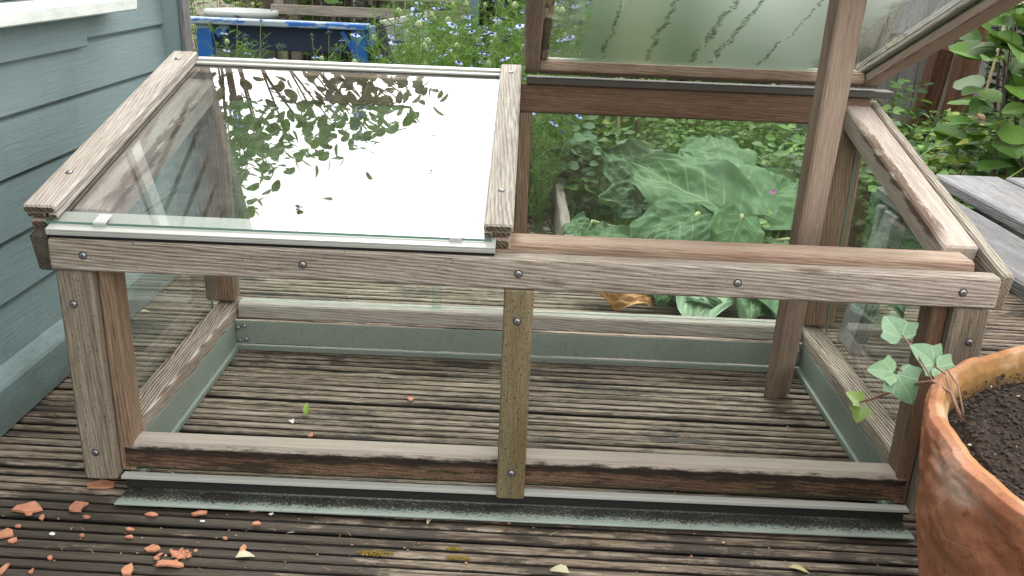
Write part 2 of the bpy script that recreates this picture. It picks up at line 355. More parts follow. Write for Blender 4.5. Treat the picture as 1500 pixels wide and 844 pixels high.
def ground():
    m = NT('garden_soil'); p = m.pos(); n = m.noise(p, 40, 6, .7); b = m.noise(p, 1.4, 4)
    c = m.mix(m.step(n, .35, .7), (.03, .021, .014), (.13, .10, .07))
    c = m.mix(m.step(b, .42, .6, 0, .7), c, m.mix(n, (.03, .06, .014), (.085, .13, .03)))
    return m.done(m.bsdf(c, .95, m.bump(n, .8, .02)))
M['ground'] = ground()
def pebblem():
    m = NT('beige_pebbles'); r = m.xyz(m.gc())[2]
    c = m.ramp(r, [(0, (.30, .20, .12)), (.4, (.46, .36, .25)), (.7, (.58, .50, .40)), (1, (.70, .66, .60))])
    return m.done(m.bsdf(c, .6))
M['pebble'] = pebblem()
M['gap_shade'] = plain('black_gap_shade', (.014, .013, .011), .9, 0, .5, 200)  # near-black that paints the shadow between sill and flange
M['moss'] = plain('golden_moss', (.20, .14, .022), .95, 0, .5, 300, .8)
M['paleleaf'] = leafmat('pale_dry_leaf', (.42, .38, .25), (.60, .55, .38), trans=.1)
M['yellowleaf'] = leafmat('yellow_leaf', (.48, .42, .16), (.60, .54, .26), trans=.15)
M['limeleaf'] = leafmat('lime_leaf', (.25, .40, .06), (.33, .48, .10), trans=.2)
M['whitebit'] = plain('white_chip', (.75, .76, .76), .6)

# ------------------------------------------------------------------ mesh builder
class MB:
    def __init__(s, T=None): s.v = []; s.f = []; s.g = []; s.mi = []; s.T = T
    def add(s, vs, fs, gs, mi=0):
        o = len(s.v)
        if s.T is not None: vs = [s.T @ Vector(v) for v in vs]
        s.v += [tuple(v) for v in vs]; s.g += [tuple(g) for g in gs]
        s.f += [tuple(i + o for i in f) for f in fs]; s.mi += [mi] * len(fs)
    def build(s, name, mats, parent=None, smooth=False, loc=None):
        o = Vector(ORG.get(parent.name, (0, 0, 0))) if parent else Vector(loc or (0, 0, 0))
        me = bpy.data.meshes.new(name)
        me.from_pydata([(v[0] - o.x, v[1] - o.y, v[2] - o.z) for v in s.v], [], s.f)
        for m in (mats if isinstance(mats, (list, tuple)) else [mats]): me.materials.append(m)
        if any(s.mi): me.polygons.foreach_set('material_index', s.mi)
        at = me.attributes.new('gc', 'FLOAT_VECTOR', 'POINT')
        at.data.foreach_set('vector', [c for g in s.g for c in g])
        if smooth: me.polygons.foreach_set('use_smooth', [True] * len(me.polygons))
        ob = bpy.data.objects.new(name, me); col.objects.link(ob)
        if parent: ob.parent = parent
        else: ob.location = o
        ORG[ob.name] = tuple(o)
        return ob
    # chamfered timber: length axis 'x','y' or 'z' of the box, ends chamfered too
    def beam(s, x0, x1, y0, y1, z0, z1, ax='x', c=.0018, mi=0, mat=None, wob=0., endmi=None):
        lo = [x0, y0, z0]; hi = [x1, y1, z1]; k = 'xyz'.index(ax); a, b = [(1, 2), (2, 0), (0, 1)][k]
        off = (rnd.uniform(0, 50), rnd.uniform(0, 5), rnd.uniform(0, 5))
        L = hi[k] - lo[k]; W = (hi[a] - lo[a]) / 2; H = (hi[b] - lo[b]) / 2; c = min(c, W * .45, H * .45, L * .2)
        n = max(1, int(L / .12)) if wob else 1
        st = [(0, c)] + [(c + (L - 2 * c) * i / n, 0) for i in range(n + 1)] + [(L, c)]
        vs = []; gs = []
        for l, sh in st:
            w, h = W - sh, H - sh
            da = wob * mnoise.noise((l * 6 + off[0], off[1], 0)); db = wob * mnoise.noise((l * 6 + off[0], 0, off[2]))
            for p, q in ((-w, -h + c), (-w + c, -h), (w - c, -h), (w, -h + c), (w, h - c), (w - c, h), (-w + c, h), (-w, h - c)):
                v = [0, 0, 0]; v[k] = lo[k] + l; v[a] = lo[a] + W + p + da; v[b] = lo[b] + H + q + db
                v = Vector(v)
                if mat is not None: v = mat @ v
                vs.append(v); gs.append((l + off[0], p + off[1], q + off[2]))
        fs = []
        for r in range(len(st) - 1):
            for i in range(8):
                j = (i + 1) % 8; fs.append((r * 8 + i, r * 8 + j, r * 8 + 8 + j, r * 8 + 8 + i))
        e = (len(st) - 1) * 8
        # end caps get their own end-grain coordinates
        m = len(vs)
        vs += vs[:8] + vs[e:e + 8]; gs += [(g[1] * .3 + 3, g[1], g[2]) for g in gs[:8]] + [(g[1] * .3 + 3, g[1], g[2]) for g in gs[e:e + 8]]
        s.add(vs, fs, gs, mi)
        s.f += [tuple(len(s.v) - 16 + k for k in range(7, -1, -1)), tuple(len(s.v) - 8 + k for k in range(8))]
        s.mi += [mi if endmi is None else endmi] * 2
    # beam between two points with width w (sideways), thickness t (along up)
    def bar(s, p0, p1, w, t, up=(0, 0, 1), c=.0018, mi=0, wob=0., endmi=None):
        p0, p1 = Vector(p0), Vector(p1); d = (p1 - p0); L = d.length; d.normalize()
        u = Vector(up); sd = d.cross(u).normalized(); u = sd.cross(d)
        m = Matrix((( d.x, sd.x, u.x, p0.x), (d.y, sd.y, u.y, p0.y), (d.z, sd.z, u.z, p0.z), (0, 0, 0, 1)))
        s.beam(0, L, -w / 2, w / 2, -t / 2, t / 2, 'x', c, mi, m, wob, endmi)
    def tube(s, pts, rads, n=6, mi=0, g=None):
        pts = [Vector(p) for p in pts]; vs = []; gs = []; l = 0
        off = rnd.uniform(0, 20)
        for i, p in enumerate(pts):
            d = (pts[min(i + 1, len(pts) - 1)] - pts[max(i - 1, 0)]).normalized()
            a = d.orthogonal() if abs(d.z) > .9 else d.cross(Vector((0, 0, 1)))
            a.normalize(); b = d.cross(a); r = rads[i] if isinstance(rads, (list, tuple)) else rads
            if i: l += (p - pts[i - 1]).length
            for k in range(n):
                t = 2 * math.pi * k / n
                vs.append(p + (a * math.cos(t) + b * math.sin(t)) * r)
                gs.append(g or (l + off, math.cos(t) * r, math.sin(t) * r))
        fs = [(i * n + k, i * n + (k + 1) % n, i * n + n + (k + 1) % n, i * n + n + k) for i in range(len(pts) - 1) for k in range(n)]
        fs += [tuple(range(n - 1, -1, -1)), tuple(range(len(vs) - n, len(vs)))]
        s.add(vs, fs, gs, mi)
    def lathe(s, c, axis, prof, n=10, mi=0):
        c = Vector(c); d = Vector(axis).normalized(); a = d.orthogonal().normalized(); b = d.cross(a)
        vs = []; 
        for r, h in prof:
            for k in range(n):
                t = 2 * math.pi * k / n; vs.append(c + d * h + (a * math.cos(t) + b * math.sin(t)) * r)
        fs = [(i * n + k, i * n + (k + 1) % n, i * n + n + (k + 1) % n, i * n + n + k) for i in range(len(prof) - 1) for k in range(n)]
        fs.append(tuple(range(len(vs) - n, len(vs)))); fs.append(tuple(range(n - 1, -1, -1)))
        s.add(vs, fs, [(0, 0, .5)] * len(vs), mi)
    def leaf(s, base, d, nrm, L, W, r=None, curl=.15, fold=.15, mi=0, nu=4, prof=None):
        base, d = Vector(base), Vector(d).normalized(); sd = d.cross(Vector(nrm)).normalized(); n = sd.cross(d)
        r = rnd.random() if r is None else r; vs = []; gs = []
        P = prof or (.0, .85, 1., .65, .0)
        nu = len(P) - 1
        for i, w in enumerate(P):
            u = i / nu; z = -curl * L * u * u
            for v in (-1, 0, 1):
                vs.append(base + d * (u * L) + sd * (v * w * W / 2) + n * (z + (abs(v) * w * fold * W))); gs.append((u, v, r))
        fs = []
        for i in range(nu):
            for k in range(2): fs.append((i * 3 + k, i * 3 + k + 1, i * 3 + 4 + k, i * 3 + 3 + k))
        s.add(vs, fs, gs, mi)
    def blade(s, p, tip, w, r=None, mi=0):
        p, tip = Vector(p), Vector(tip); d = tip - p; sd = d.cross(Vector((rnd.uniform(-1, 1), rnd.uniform(-1, 1), .3)))
        if sd.length < 1e-6: return
        sd = sd.normalized() * w / 2; m = (p + tip) / 2 + Vector((0, 0, d.length * .06)); r = rnd.random() if r is None else r
        s.add([p - sd, p + sd, m + sd, m - sd, tip], [(0, 1, 2, 3), (3, 2, 4)], [(0, 0, r)] * 2 + [(.5, 0, r)] * 2 + [(1, 0, r)], mi)

def tag(o, label=None, cat=None, group=None, kind=None):
    if label: o['label'] = label
    if cat: o['category'] = cat
    if group: o['group'] = group
    if kind: o['kind'] = kind
    return o
def thing(name, label, cat, loc, group=None):
    o = bpy.data.objects.new(name, None); col.objects.link(o); o.location = loc; o.empty_display_size = .05
    ORG[o.name] = tuple(loc); return tag(o, label, cat, group)
def copy_tree(o, parent=None):
    c = o.copy(); col.objects.link(c); c.parent = parent
    for ch in list(o.children): copy_tree(ch, c)
    return c
def screw(p, d, parent, r=.0047):
    mb = MB(); d = Vector(d).normalized(); p = Vector(p)
    mb.lathe(p, d, [(r * 1.32, -.002), (r * 1.32, .0003), (r * 1.05, .0004)], 14, 1)  # flat dark ring paints shade round the head, like a rusty countersink
    mb.lathe(p, d, [(r, .0004), (r * .97, .0010), (r * .8, .0020), (r * .48, .0026), (r * .40, .0026)], 14)
    mb.lathe(p + d * .0026, d, [(r * .36, 0), (r * .36, .00015)], 6, 1)
    return mb.build('screw', [M['screw'], M['recess_shade']], parent)

# ------------------------------------------------------------------ decking and ground
ang = R(-.9)
rot = Matrix.Rotation(ang, 4, 'Z')
mb = MB()
BW, GAP = .1285, .0085
yb = -2.0; bi = 0
while yb < 1.05:
    off = rnd.uniform(0, 40); nr = 6; pitch = BW / nr
    prof = []
    for k in range(nr):
        y0 = k * pitch
        jit = rnd.uniform(-.0006, .0006); hh = rnd.uniform(-.0009, .0003)
        prof += [(y0 + .0018, -.0058), (y0 + .0034, -.0016 + hh), (y0 + .0058 + jit, hh), (y0 + pitch - .0052 + jit, hh), (y0 + pitch - .0032, -.0016 + hh), (y0 + pitch - .0016, -.0058)]
    prof[0] = (0.0005, -.0045); prof[-1] = (BW - .0005, -.0045)
    prof = [(0, -.028)] + prof + [(BW, -.028)]
    near = yb > -.45
    step = .035 if near else .4
    xs = [-1.6 + i * step for i in range(int(3.6 / step) + 1)]
    tilt = rnd.uniform(-.0012, .0012)
    vs = []; gs = []
    for x in xs:
        for k, (y, z) in enumerate(prof):
            zz = z; yy = y
            if near and z > -.02:
                zz += .0011 * mnoise.noise((x * 9, (yb + y) * 90, 3)) - .0012 * max(0, mnoise.noise((x * 22, (yb + y) * 140, 9)) - .15) * 2.2
                yy += .0006 * mnoise.noise((x * 12, k * 3.1 + bi * 7, 1))
            zz += tilt * (y / BW - .5) * 2
            vs.append(rot @ Vector((x, yb + yy, zz))); gs.append((x + off, y + bi * .37, z))
    n = len(prof)
    fs = [(i * n + k, i * n + n + k, i * n + n + k + 1, i * n + k + 1) for i in range(len(xs) - 1) for k in range(n - 1)]
    mb.add(vs, fs, gs); yb += BW + GAP; bi += 1
tag(mb.build('decking', M['deck']), kind='structure')
mb = MB(); S = 60; N = 40
vs = []; gs = []
for i in range(N + 1):
    for j in range(N + 1):
        x = S * (2 * i / N - 1) ** 3; y = S * (2 * j / N - 1) ** 3
        vs.append((x, y, -.075)); gs.append((x, y, 0))
mb.add(vs, [(i * (N + 1) + j, (i + 1) * (N + 1) + j, (i + 1) * (N + 1) + j + 1, i * (N + 1) + j + 1) for i in range(N) for j in range(N)], gs)
tag(mb.build('garden_ground', M['ground']), kind='structure')

# ------------------------------------------------------------------ the cold frame
TS = .2485; SA = math.atan(TS)
CF = thing('cold_frame', 'weathered cedar and glass cold frame, left lid shut and right lid propped open', 'cold frame', (0, .3, 0))
def piece(name, mats, fn, parent=CF, label=None):
    m = MB(); fn(m); o = m.build(name, mats, parent)
    if label: o['label'] = label
    return o
W = .665
fr = piece('front_rail', M['grey_cedar'], lambda m: m.beam(-W, W, -.008, .020, .3663, .4127, 'x', .003, wob=.0006))
for x in (-.616, -.308, -.006, .300, .614): screw((x, -.008, .390), (0, -1, 0), fr)
piece('inner_front_rail', M['pink_cedar'], lambda m: (m.beam(-.60, .64, .0215, .074, .385, .4255, 'x', .004, wob=.0005)), label='pinkish inner rail behind the front rail, bare on the open side')
for sx in (-1, 1):
    x0, x1 = sorted((sx * .662, sx * .6105)); a0, a1 = sorted((sx * .6095, sx * .586))
    po = piece('front_post', M['post_cedar'], lambda m: m.beam(x0, x1, -.004, .022, .0225 if sx < 0 else .02, .3655, 'z', .004, wob=.0006))
    piece('corner_stud', M['dark_cedar' if sx > 0 else 'warm_cedar'], lambda m: m.beam(a0, a1, .010, .052, .032, .3655, 'z', .003))
    screw((sx * .641, -.004, .314), (0, -1, 0), po); screw((sx * .639, -.004, .071), (0, -1, 0), po)
ce = piece('centre_post', M['batten'], lambda m: m.beam(-.0252, .0172, -.010, .0085, .024, .3655, 'z', .002), label='gold brown batten speckled with dark algae')
screw((-.005, -.010, .319), (0, -1, 0), ce); screw((-.004, -.010, .070), (0, -1, 0), ce)
piece('front_bottom_rail', M['bottom_rail'], lambda m: m.beam(-.607, .609, .0095, .052, .034, .083, 'x', .007), label='front bottom rail black with wet dirt')
piece('rear_bottom_rail', M['silver_cedar'], lambda m: m.beam(-.592, .598, .556, .598, .068, .100, 'x', .003))
for sx in (-1, 1):
    x0, x1 = sorted((sx * .594, sx * .640))
    piece('side_bottom_rail', M['figured_cedar'], lambda m: m.beam(x0, x1, .0535, .60, .066, .0945, 'y', .003))
    a0, a1 = sorted((sx * .598, sx * .660))
    piece('rear_post', M['warm_cedar'], lambda m: (m.beam(a0, a1, .5645, .602, .101, .545, 'z', .003)))
    b0, b1 = sorted((sx * .667, sx * (.685 if sx > 0 else .692)))
    # sloping outer board and inner rail of each side
    def outer(m):
        ya, yb_ = .004, .615; h = .060; zt = lambda y: .4155 + TS * y
        m.bar(((b0 + b1) / 2, ya, zt(ya) - h / 2), ((b0 + b1) / 2, yb_, zt(yb_) - h / 2), b1 - b0, h, c=.003, wob=.0006, endmi=1)
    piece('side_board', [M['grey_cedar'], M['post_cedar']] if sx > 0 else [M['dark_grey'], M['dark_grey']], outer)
    c0, c1 = sorted((sx * .612, sx * .6655))
    def inner(m):
        ya, yb_ = .0765, .560; zt = lambda y: .4145 + TS * y; h = .040
        m.bar(((c0 + c1) / 2, ya, zt(ya) - h / 2), ((c0 + c1) / 2, yb_ + .03, zt(yb_ + .03) - h / 2), c1 - c0, h, c=.003)
    piece('side_top_rail', M['streaked_cedar'], inner, label='right side top rail with a long dark brown stain' if sx > 0 else None)
piece('rear_top_rail', M['dark_cedar'], lambda m: m.beam(-.662, .662, .5765, .602, .520, .5745, 'x', .003), label='dark red brown rear top rail')
piece('rear_centre_post', M['warm_cedar'], lambda m: m.beam(-.018, .009, .577, .601, .101, .5195, 'z', .003))
# aluminium base
def base(m):
    m.beam(-.597, .597, .547, .550, .015, .066, 'x', .0006)
    m.beam(-.597, .597, .541, .550, .0015, .0125, 'x', .0006)
    for sx in (-1, 1):
        a, b = sorted((sx * .594, sx * .597)); m.beam(a, b, .0155, .5465, .015, .066, 'y', .0006)
        a, b = sorted((sx * .588, sx * .597)); m.beam(a, b, .0155, .5405, .0015, .0125, 'y', .0006)
piece('base_frame', M['alu'], base, label='green grey painted metal base frame')
piece('front_shade_web', M['gap_shade'], lambda m: m.beam(-.600, .604, .0005, .0085, .0090, .0290, 'x', .0006))  # web coloured near-black to paint the shadow gap below the sill
piece('drip_sill', M['alu_pale'], lambda m: (m.beam(-.604, .6085, -.0035, .0090, .0295, .0325, 'x', .0008), m.beam(-.604, .6085, -.0048, -.0038, .0272, .0325, 'x', .0003)))
piece('base_flange', M['flange'], lambda m: (m.bar((-.600, -.018, .0062), (.605, -.018, .0062), .056, .003, (0, .10, 1), .0006)), label='lower metal flange littered with black specks')
for sx in (-1, 1):
    bk = piece('corner_bracket', M['alu'], lambda m: (m.beam(*sorted((sx * .5935, sx * .555)), .5445, .5465, .015, .064, 'x', .0004)))
    for dx, z in ((.575, .056), (.588, .052), (.572, .026), (.586, .023)):
        mm = MB(); mm.lathe((sx * dx, .5445, z), (0, -1, 0), [(.0045, 0), (.0045, .004), (.003, .006)], 10); mm.build('bolt', M['screw'], bk, True)
# panes
def pane(name, mat, x0, x1, y0, y1, z0, z1, parent=CF, T=None):
    m = MB(T); vs = [(x, y, z) for z in (z0, z1) for y in (y0, y1) for x in (x0, x1)]
    dims = (x1 - x0, y1 - y0, z1 - z0); thin = dims.index(min(dims))
    fs = [(0, 2, 3, 1), (4, 5, 7, 6), (0, 1, 5, 4), (2, 6, 7, 3), (0, 4, 6, 2), (1, 3, 7, 5)]; ax = [2, 2, 1, 1, 0, 0]
    for f, a in zip(fs, ax):
        m.add([vs[i] for i in f], [(0, 1, 2, 3)], [vs[i] for i in f], 0 if a == thin else 1)
    return m.build(name, [mat, M['glass_edge']], parent)
pane('rear_glass_pane', M['glass_side'], -.597, -.165, .5780, .5815, .1005, .5195)
pane('rear_glass_pane', M['glass_side'], -.185, -.0185, .5835, .5870, .1005, .5195)
pane('rear_glass_pane', M['glass_fog'], .0095, .5975, .5780, .5815, .1005, .5195)
for sx in (-1, 1):
    x0 = sx * .646; m = MB(); d = sx * .002
    ys = (.055, .563); zt = lambda y: .385 + TS * y
    P = [(x0 - d, ys[0], .060), (x0 - d, ys[1], .060), (x0 - d, ys[1], zt(ys[1])), (x0 - d, ys[0], zt(ys[0]))]
    Q = [(x0 + d, y, z) for _, y, z in P]
    if sx < 0: P, Q = Q, P
    m.add(P, [(3, 2, 1, 0)], P); m.add(Q, [(0, 1, 2, 3)], Q)
    for i in range(4):
        j = (i + 1) % 4; m.add([P[i], P[j], Q[j], Q[i]], [(0, 1, 2, 3)], [(0, 0, 0)] * 4, 1)
    m.build('side_glass_pane', [M['glass_side'], M['glass_edge']], CF)

# lids: local u = distance down the slope from the rear edge, n = height above cap top (negative = below)
def make_lid(label, T, gmat, closed):
    lid = bpy.data.objects.new('lid', None); col.objects.link(lid); lid.parent = CF; ORG[lid.name] = ORG[CF.name]; lid['label'] = label
    X0, X1, LEN = -.701, -.0154, .622
    def P(name, mat, fn):
        m = MB(T); fn(m); return m.build(name, mat, lid)
    for a, b, ia, ib in ((X0, X0 + .0465, X0 + .034, X0 + .0465), (X1 - .041, X1, X1 - .041, X1 - .029)):
        left = a == X0
        cap = P('side_cap', [M['silver_cedar'], M['end_grain']], lambda m: (m.beam(a, b, -LEN, .006, -.0125, 0, 'y', .0025, wob=.0008, endmi=1), m.beam(ia, ib, -LEN + .001, .004, -.0198, -.0128, 'y', .0012, endmi=1)))
        sa, sb = (a + .003, a + .0275) if left else (b - .0275, b - .003)
        P('side_stile', [M['prop_cedar'], M['end_grain']], lambda m: (m.beam(sa, sb, -LEN + .003, 0, -.0200, -.0130, 'y', .001, endmi=1), m.beam(*((a + .003, a + .030) if left else (b - .034, b - .003)), -LEN + .004, 0, -.0440, -.0245, 'y', .003, endmi=1)))
    P('hinge_rail', M['pink_cedar'], lambda m: m.beam(X0 + .031, X1 - .035, -.034, -.001, -.0440, -.0245, 'x', .002))
    P('rear_strip', M['alu_pale'], lambda m: (m.beam(X0 + .047, X1 - .0415, -.004, .0085, -.0195, -.0110, 'x', .001), m.beam(X0 + .047, X1 - .0415, -.0155, -.0045, -.0195, -.0150, 'x', .001)))
    P('front_strip', M['alu_pale'], lambda m: (m.beam(X0 + .036, X1 - .024, -LEN - .021, -LEN + .03, -.0275, -.0245, 'x', .0005), m.beam(X0 + .036, X1 - .024, -LEN - .0215, -LEN - .0195, -.0335, -.0278, 'x', .0005)))
    P('strip_shade_lip', M['black'], lambda m: m.beam(X0 + .037, X1 - .025, -LEN - .0185, -LEN - .0160, -.0425, -.0278, 'x', .0005))  # black lip paints the shade under the pale strip
    g = pane('glass_pane', gmat, X0 + .031, X1 - .0295, -LEN - .006, -.006, -.0240, -.0202, lid, T)
    for cx in (X0 + .108, X1 - .080):
        P('glass_clip', M['clip'], lambda m: (m.beam(cx - .009, cx + .009, -LEN - .008, -LEN + .016, -.0198, -.0180, 'x', .0005), m.beam(cx - .009, cx + .009, -LEN - .0095, -LEN - .0065, -.0272, -.0185, 'x', .0005)))
    return lid
HY, HZ = .6102, .6053
T1 = Matrix.Translation((0, HY, HZ)) @ Matrix.Rotation(SA, 4, 'X')
lid1 = make_lid('closed left lid of clear glass mirroring the white sky', T1, M['glass_lid'], True)
T2 = Matrix.Translation((.688, HY - .004, .6335)) @ Matrix.Rotation(-R(20.6), 4, 'X')
lid2 = make_lid('right lid raised on a prop, its glass misted over', T2, M['glass_mist'], False)
caps = [c for c in lid1.children if c.name.startswith('side_cap')]
nrm = Vector((0, -math.sin(SA), math.cos(SA)))
for c, x in zip(caps, (-.678, -.036)):
    for u in (.04, .52):
        screw(T1 @ Vector((x, -u, 0)), nrm, c, .0042)
for (u_, x_, sz, nm, lb, mt) in ((.565, -.328, .008, 'fallen_petal', 'small dark purple petal stuck on the closed lid glass', 'purple'), (.43, -.150, .003, 'fallen_petal', 'tiny dark speck of petal on the right part of the closed lid', 'purple')):
    pm = MB(); c0_ = T1 @ Vector((x_, -u_, -.0195))
    for k_ in range(3): pm.leaf(c0_ + Vector((rnd.uniform(-.3, .3) * sz, 0, .0006)), (rnd.uniform(-1, 1), rnd.uniform(-1, 1), .25), nrm, sz, sz * .8, .5, -.2, .2)
    tag(pm.build(nm, M[mt], None, True, loc=tuple(c0_)), lb, 'petal')
# dark hinge strip under the open lid
piece('hinge_strip', M['alu_dark'], lambda m: m.beam(-.005, .700, .566, .606, .5765, .5885, 'x', .001))

# ------------------------------------------------------------------ prop
pr = thing('prop_stick', 'loose brown cedar bar leaning on the decking to hold the right lid open', 'prop bar', (.52, .43, 0))
m = MB(); m.bar((.522, .437, .0015), (.422, .083, .785), .050, .024, (.25, -.9, .4), .003)
m.build('bar', M['prop_cedar'], pr)

# ------------------------------------------------------------------ shed
SH = thing('garden_shed', 'teal painted weatherboard shed with a white window sill beside the cold frame', 'shed', (-1.9, -.3, 0))
XW = -.905
y0s, y1s = -2.4, 1.085
m = MB(); bh = .1035; k = 0; z = .095
while z < 2.35:
    off = rnd.uniform(0, 9)
    pr_ = [(XW + .004, z + .003), (XW + .0065, z + .006), (XW + .0005, z + bh - .008), (XW - .008, z + bh - .003), (XW - .008, z + bh + .003)]
    vs = []; gs = []
    ys = [y0s + (y1s - y0s) * i / 24 for i in range(25)]
    for y in ys:
        for x, zz in pr_: vs.append((x + .0008 * mnoise.noise((y * 3, zz * 4, k)), y, zz)); gs.append((y + off, x, zz))
    m.add(vs, [(i * 5 + j, i * 5 + 5 + j, i * 5 + 6 + j, i * 5 + 1 + j) for i in range(24) for j in range(4)], gs)
    for yn in (-.95, -.35, .25, .86): m.lathe((XW + .0025, yn + rnd.uniform(-.006, .006), z + bh * .45), (1, 0, 0), [(.0032, -.002), (.0032, .0012), (.001, .0014)], 8)
    z += bh; k += 1
m.beam(-3.0, XW - .012, y0s, y1s - .005, .06, 2.36, 'y', .002)
m.build('wall', M['teal'], SH)
m = MB(); pq = [(XW - .01, .004), (XW + .030, .004), (XW + .030, .078), (XW + .027, .084), (XW + .008, .104), (XW - .01, .104)]
for yy in (y0s, 1.06): m.add([(x, yy, z) for x, z in pq], [], [(yy, x, z) for x, z in pq])
m.f += [(i, (i + 1) % 6, 6 + (i + 1) % 6, 6 + i) for i in range(6)] + [(5, 4, 3, 2, 1, 0), (6, 7, 8, 9, 10, 11)]; m.mi += [0] * 8
# slanting top of the base board
m.build('base_board', M['teal'], SH)
m = MB(); m.beam(XW - .05, XW + .046, 1.086, 1.122, .0, 2.36, 'z', .002)
m.build('corner_trim', M['teal'], SH)
m = MB(); m.beam(XW + .0465, XW + .060, 1.080, 1.126, .0, 2.36, 'z', .002); m.build('corner_batten', M['bench_grey'], SH)
m = MB(); m.beam(-3.15, XW + .02, y0s - .12, 1.18, 2.36, 2.42, 'y', .006); m.build('roof', M['roof_felt'], SH)
wi = MB(); 
for a, b, c_, d_ in ((-.62, .72, .705, .75), (-.62, .72, 1.50, 1.545)): wi.beam(XW - .004, XW + .022, a, b, c_, d_, 'y', .002)
for a, b in ((-.62, -.575), (.675, .72), (.03, .07)): wi.beam(XW - .004, XW + .020, a, b, .752, 1.498, 'z', .002)
wf = wi.build('window', M['white_paint'], SH)
m = MB(); m.beam(XW, XW + .009, -.574, .674, .752, 1.498, 'y', .001); m.build('window_glass', M['window_glass'], wf)
m = MB(); m.bar((XW + .028, -.72, .685), (XW + .028, .79, .685), .084, .026, (.10, 0, 1), .003); m.build('window_sill', M['white_paint'], wf)
m = MB(); m.beam(XW + .002, XW + .016, -.70, .66, .602, .668, 'y', .003); m.build('apron_board', M['teal'], wf)

# ------------------------------------------------------------------ pot and ivy
PX, PY, PH, PR = .685, -.435, .382, .278
po = thing('terracotta_pot', 'large flaking terracotta pot of dark compost at the right edge of the decking', 'plant pot', (PX, PY, 0))
m = MB(); n = 288
prof = [(PR * .66, 0, 0), (PR * .72, .03, 0), (PR * .79, .10, 0), (PR * .86, .17, 0), (PR * .905, .23, 0), (PR * .94, .275, 0), (PR * .955, .31, 0), (PR * .975, .345, 0), (PR * .985, .365, 0), (PR * .98, .377, 0), (PR * .955, .382, .35), (PR * .925, .380, .8), (PR * .90, .368, 1), (PR * .895, .33, 1), (PR * .89, .30, 1)]
pp = []
for i in range(len(prof) - 1):
    for t in range(8):
        a, b = prof[i], prof[i + 1]; pp.append(tuple(a[j] + (b[j] - a[j]) * t / 8 for j in range(3)))
pp.append(prof[-1]); vs = []; gs = []
def flake(x, y, z):
    q = Vector((x * 8, y * 8, z * 8)); w = mnoise.noise(q) + .5 * mnoise.noise(q * 2.3)
    lay = .0
    w += .12 * mnoise.noise(q * 6)
    for th in (-.30, -.02, .20, .42): lay += 1 / (1 + math.exp(-max(-8, min(8, (w - th) * 90))))
    return (lay - 2) * .0022 + .0014 * mnoise.noise(q * 7)
for r, h, inn in pp:
    for k in range(n):
        t = 2 * math.pi * k / n; x, y = math.cos(t), math.sin(t)
        d = flake(x * PR, y * PR, h) * (1 - inn * .7)
        rimz = .0055 * mnoise.noise((x * 4, y * 4, 5)) + .003 * mnoise.noise((x * 14, y * 14, 2))
        vs.append((PX + x * (r + d), PY + y * (r + d), h + rimz * max(0, (h - .3) / .08))); gs.append((t, h, inn))
fs = [(i * n + k, i * n + (k + 1) % n, i * n + n + (k + 1) % n, i * n + n + k) for i in range(len(pp) - 1) for k in range(n)]
fs.append(tuple(range(n - 1, -1, -1)))
m.add(vs, fs, gs); m.build('pot_wall', M['terracotta'], po, True)
m = MB(); vs = [(PX, PY, .362)]; gs = [(0, 0, 0)]; NR = 40
for i in range(1, NR + 1):
    for k in range(96):
        t = 2 * math.pi * k / 96; r = PR * .905 * i / NR; x, y = PX + math.cos(t) * r, PY + math.sin(t) * r
        vs.append((x, y, .357 + .006 * mnoise.noise((x * 14, y * 14, 0)) + .0045 * mnoise.noise((x * 60, y * 60, 1)) - (.012 if i > 36 else 0))); gs.append((x, y, 0))
fs = [(0, 1 + k, 1 + (k + 1) % 96) for k in range(96)] + [(1 + (i - 1) * 96 + k, 1 + i * 96 + k, 1 + i * 96 + (k + 1) % 96, 1 + (i - 1) * 96 + (k + 1) % 96) for i in range(1, NR) for k in range(96)]
m.add(vs, fs, gs)
def crumb(m, x, y, z, s, mi=0, sq=.7):
    vs = []; 
    for d in ((1, 0, 0), (-1, 0, 0), (0, 1, 0), (0, -1, 0), (0, 0, 1), (0, 0, -1)):
        j = rnd.uniform(.6, 1.3); vs.append((x + d[0] * s * j + rnd.uniform(-.3, .3) * s, y + d[1] * s * j + rnd.uniform(-.3, .3) * s, z + d[2] * s * j * sq))
    m.add(vs, [(0, 2, 4), (2, 1, 4), (1, 3, 4), (3, 0, 4), (2, 0, 5), (1, 2, 5), (3, 1, 5), (0, 3, 5)], [(0, 0, rnd.random())] * 6, mi)
for i in range(5200):
    t = rnd.uniform(0, 6.283); r = PR * .89 * math.sqrt(rnd.random()); x, y = PX + math.cos(t) * r, PY + math.sin(t) * r
    crumb(m, x, y, .3585 + .006 * mnoise.noise((x * 14, y * 14, 0)) + .0045 * mnoise.noise((x * 60, y * 60, 1)), rnd.choice((.0012, .0018, .0024, .0034)), 1 if rnd.random() < .988 else 2)
tag(m.build('potting_compost', [M['compost'], M['crumb'], M['paleleaf']], None), 'dark crumbly compost filling the terracotta pot', 'compost', None, 'stuff')

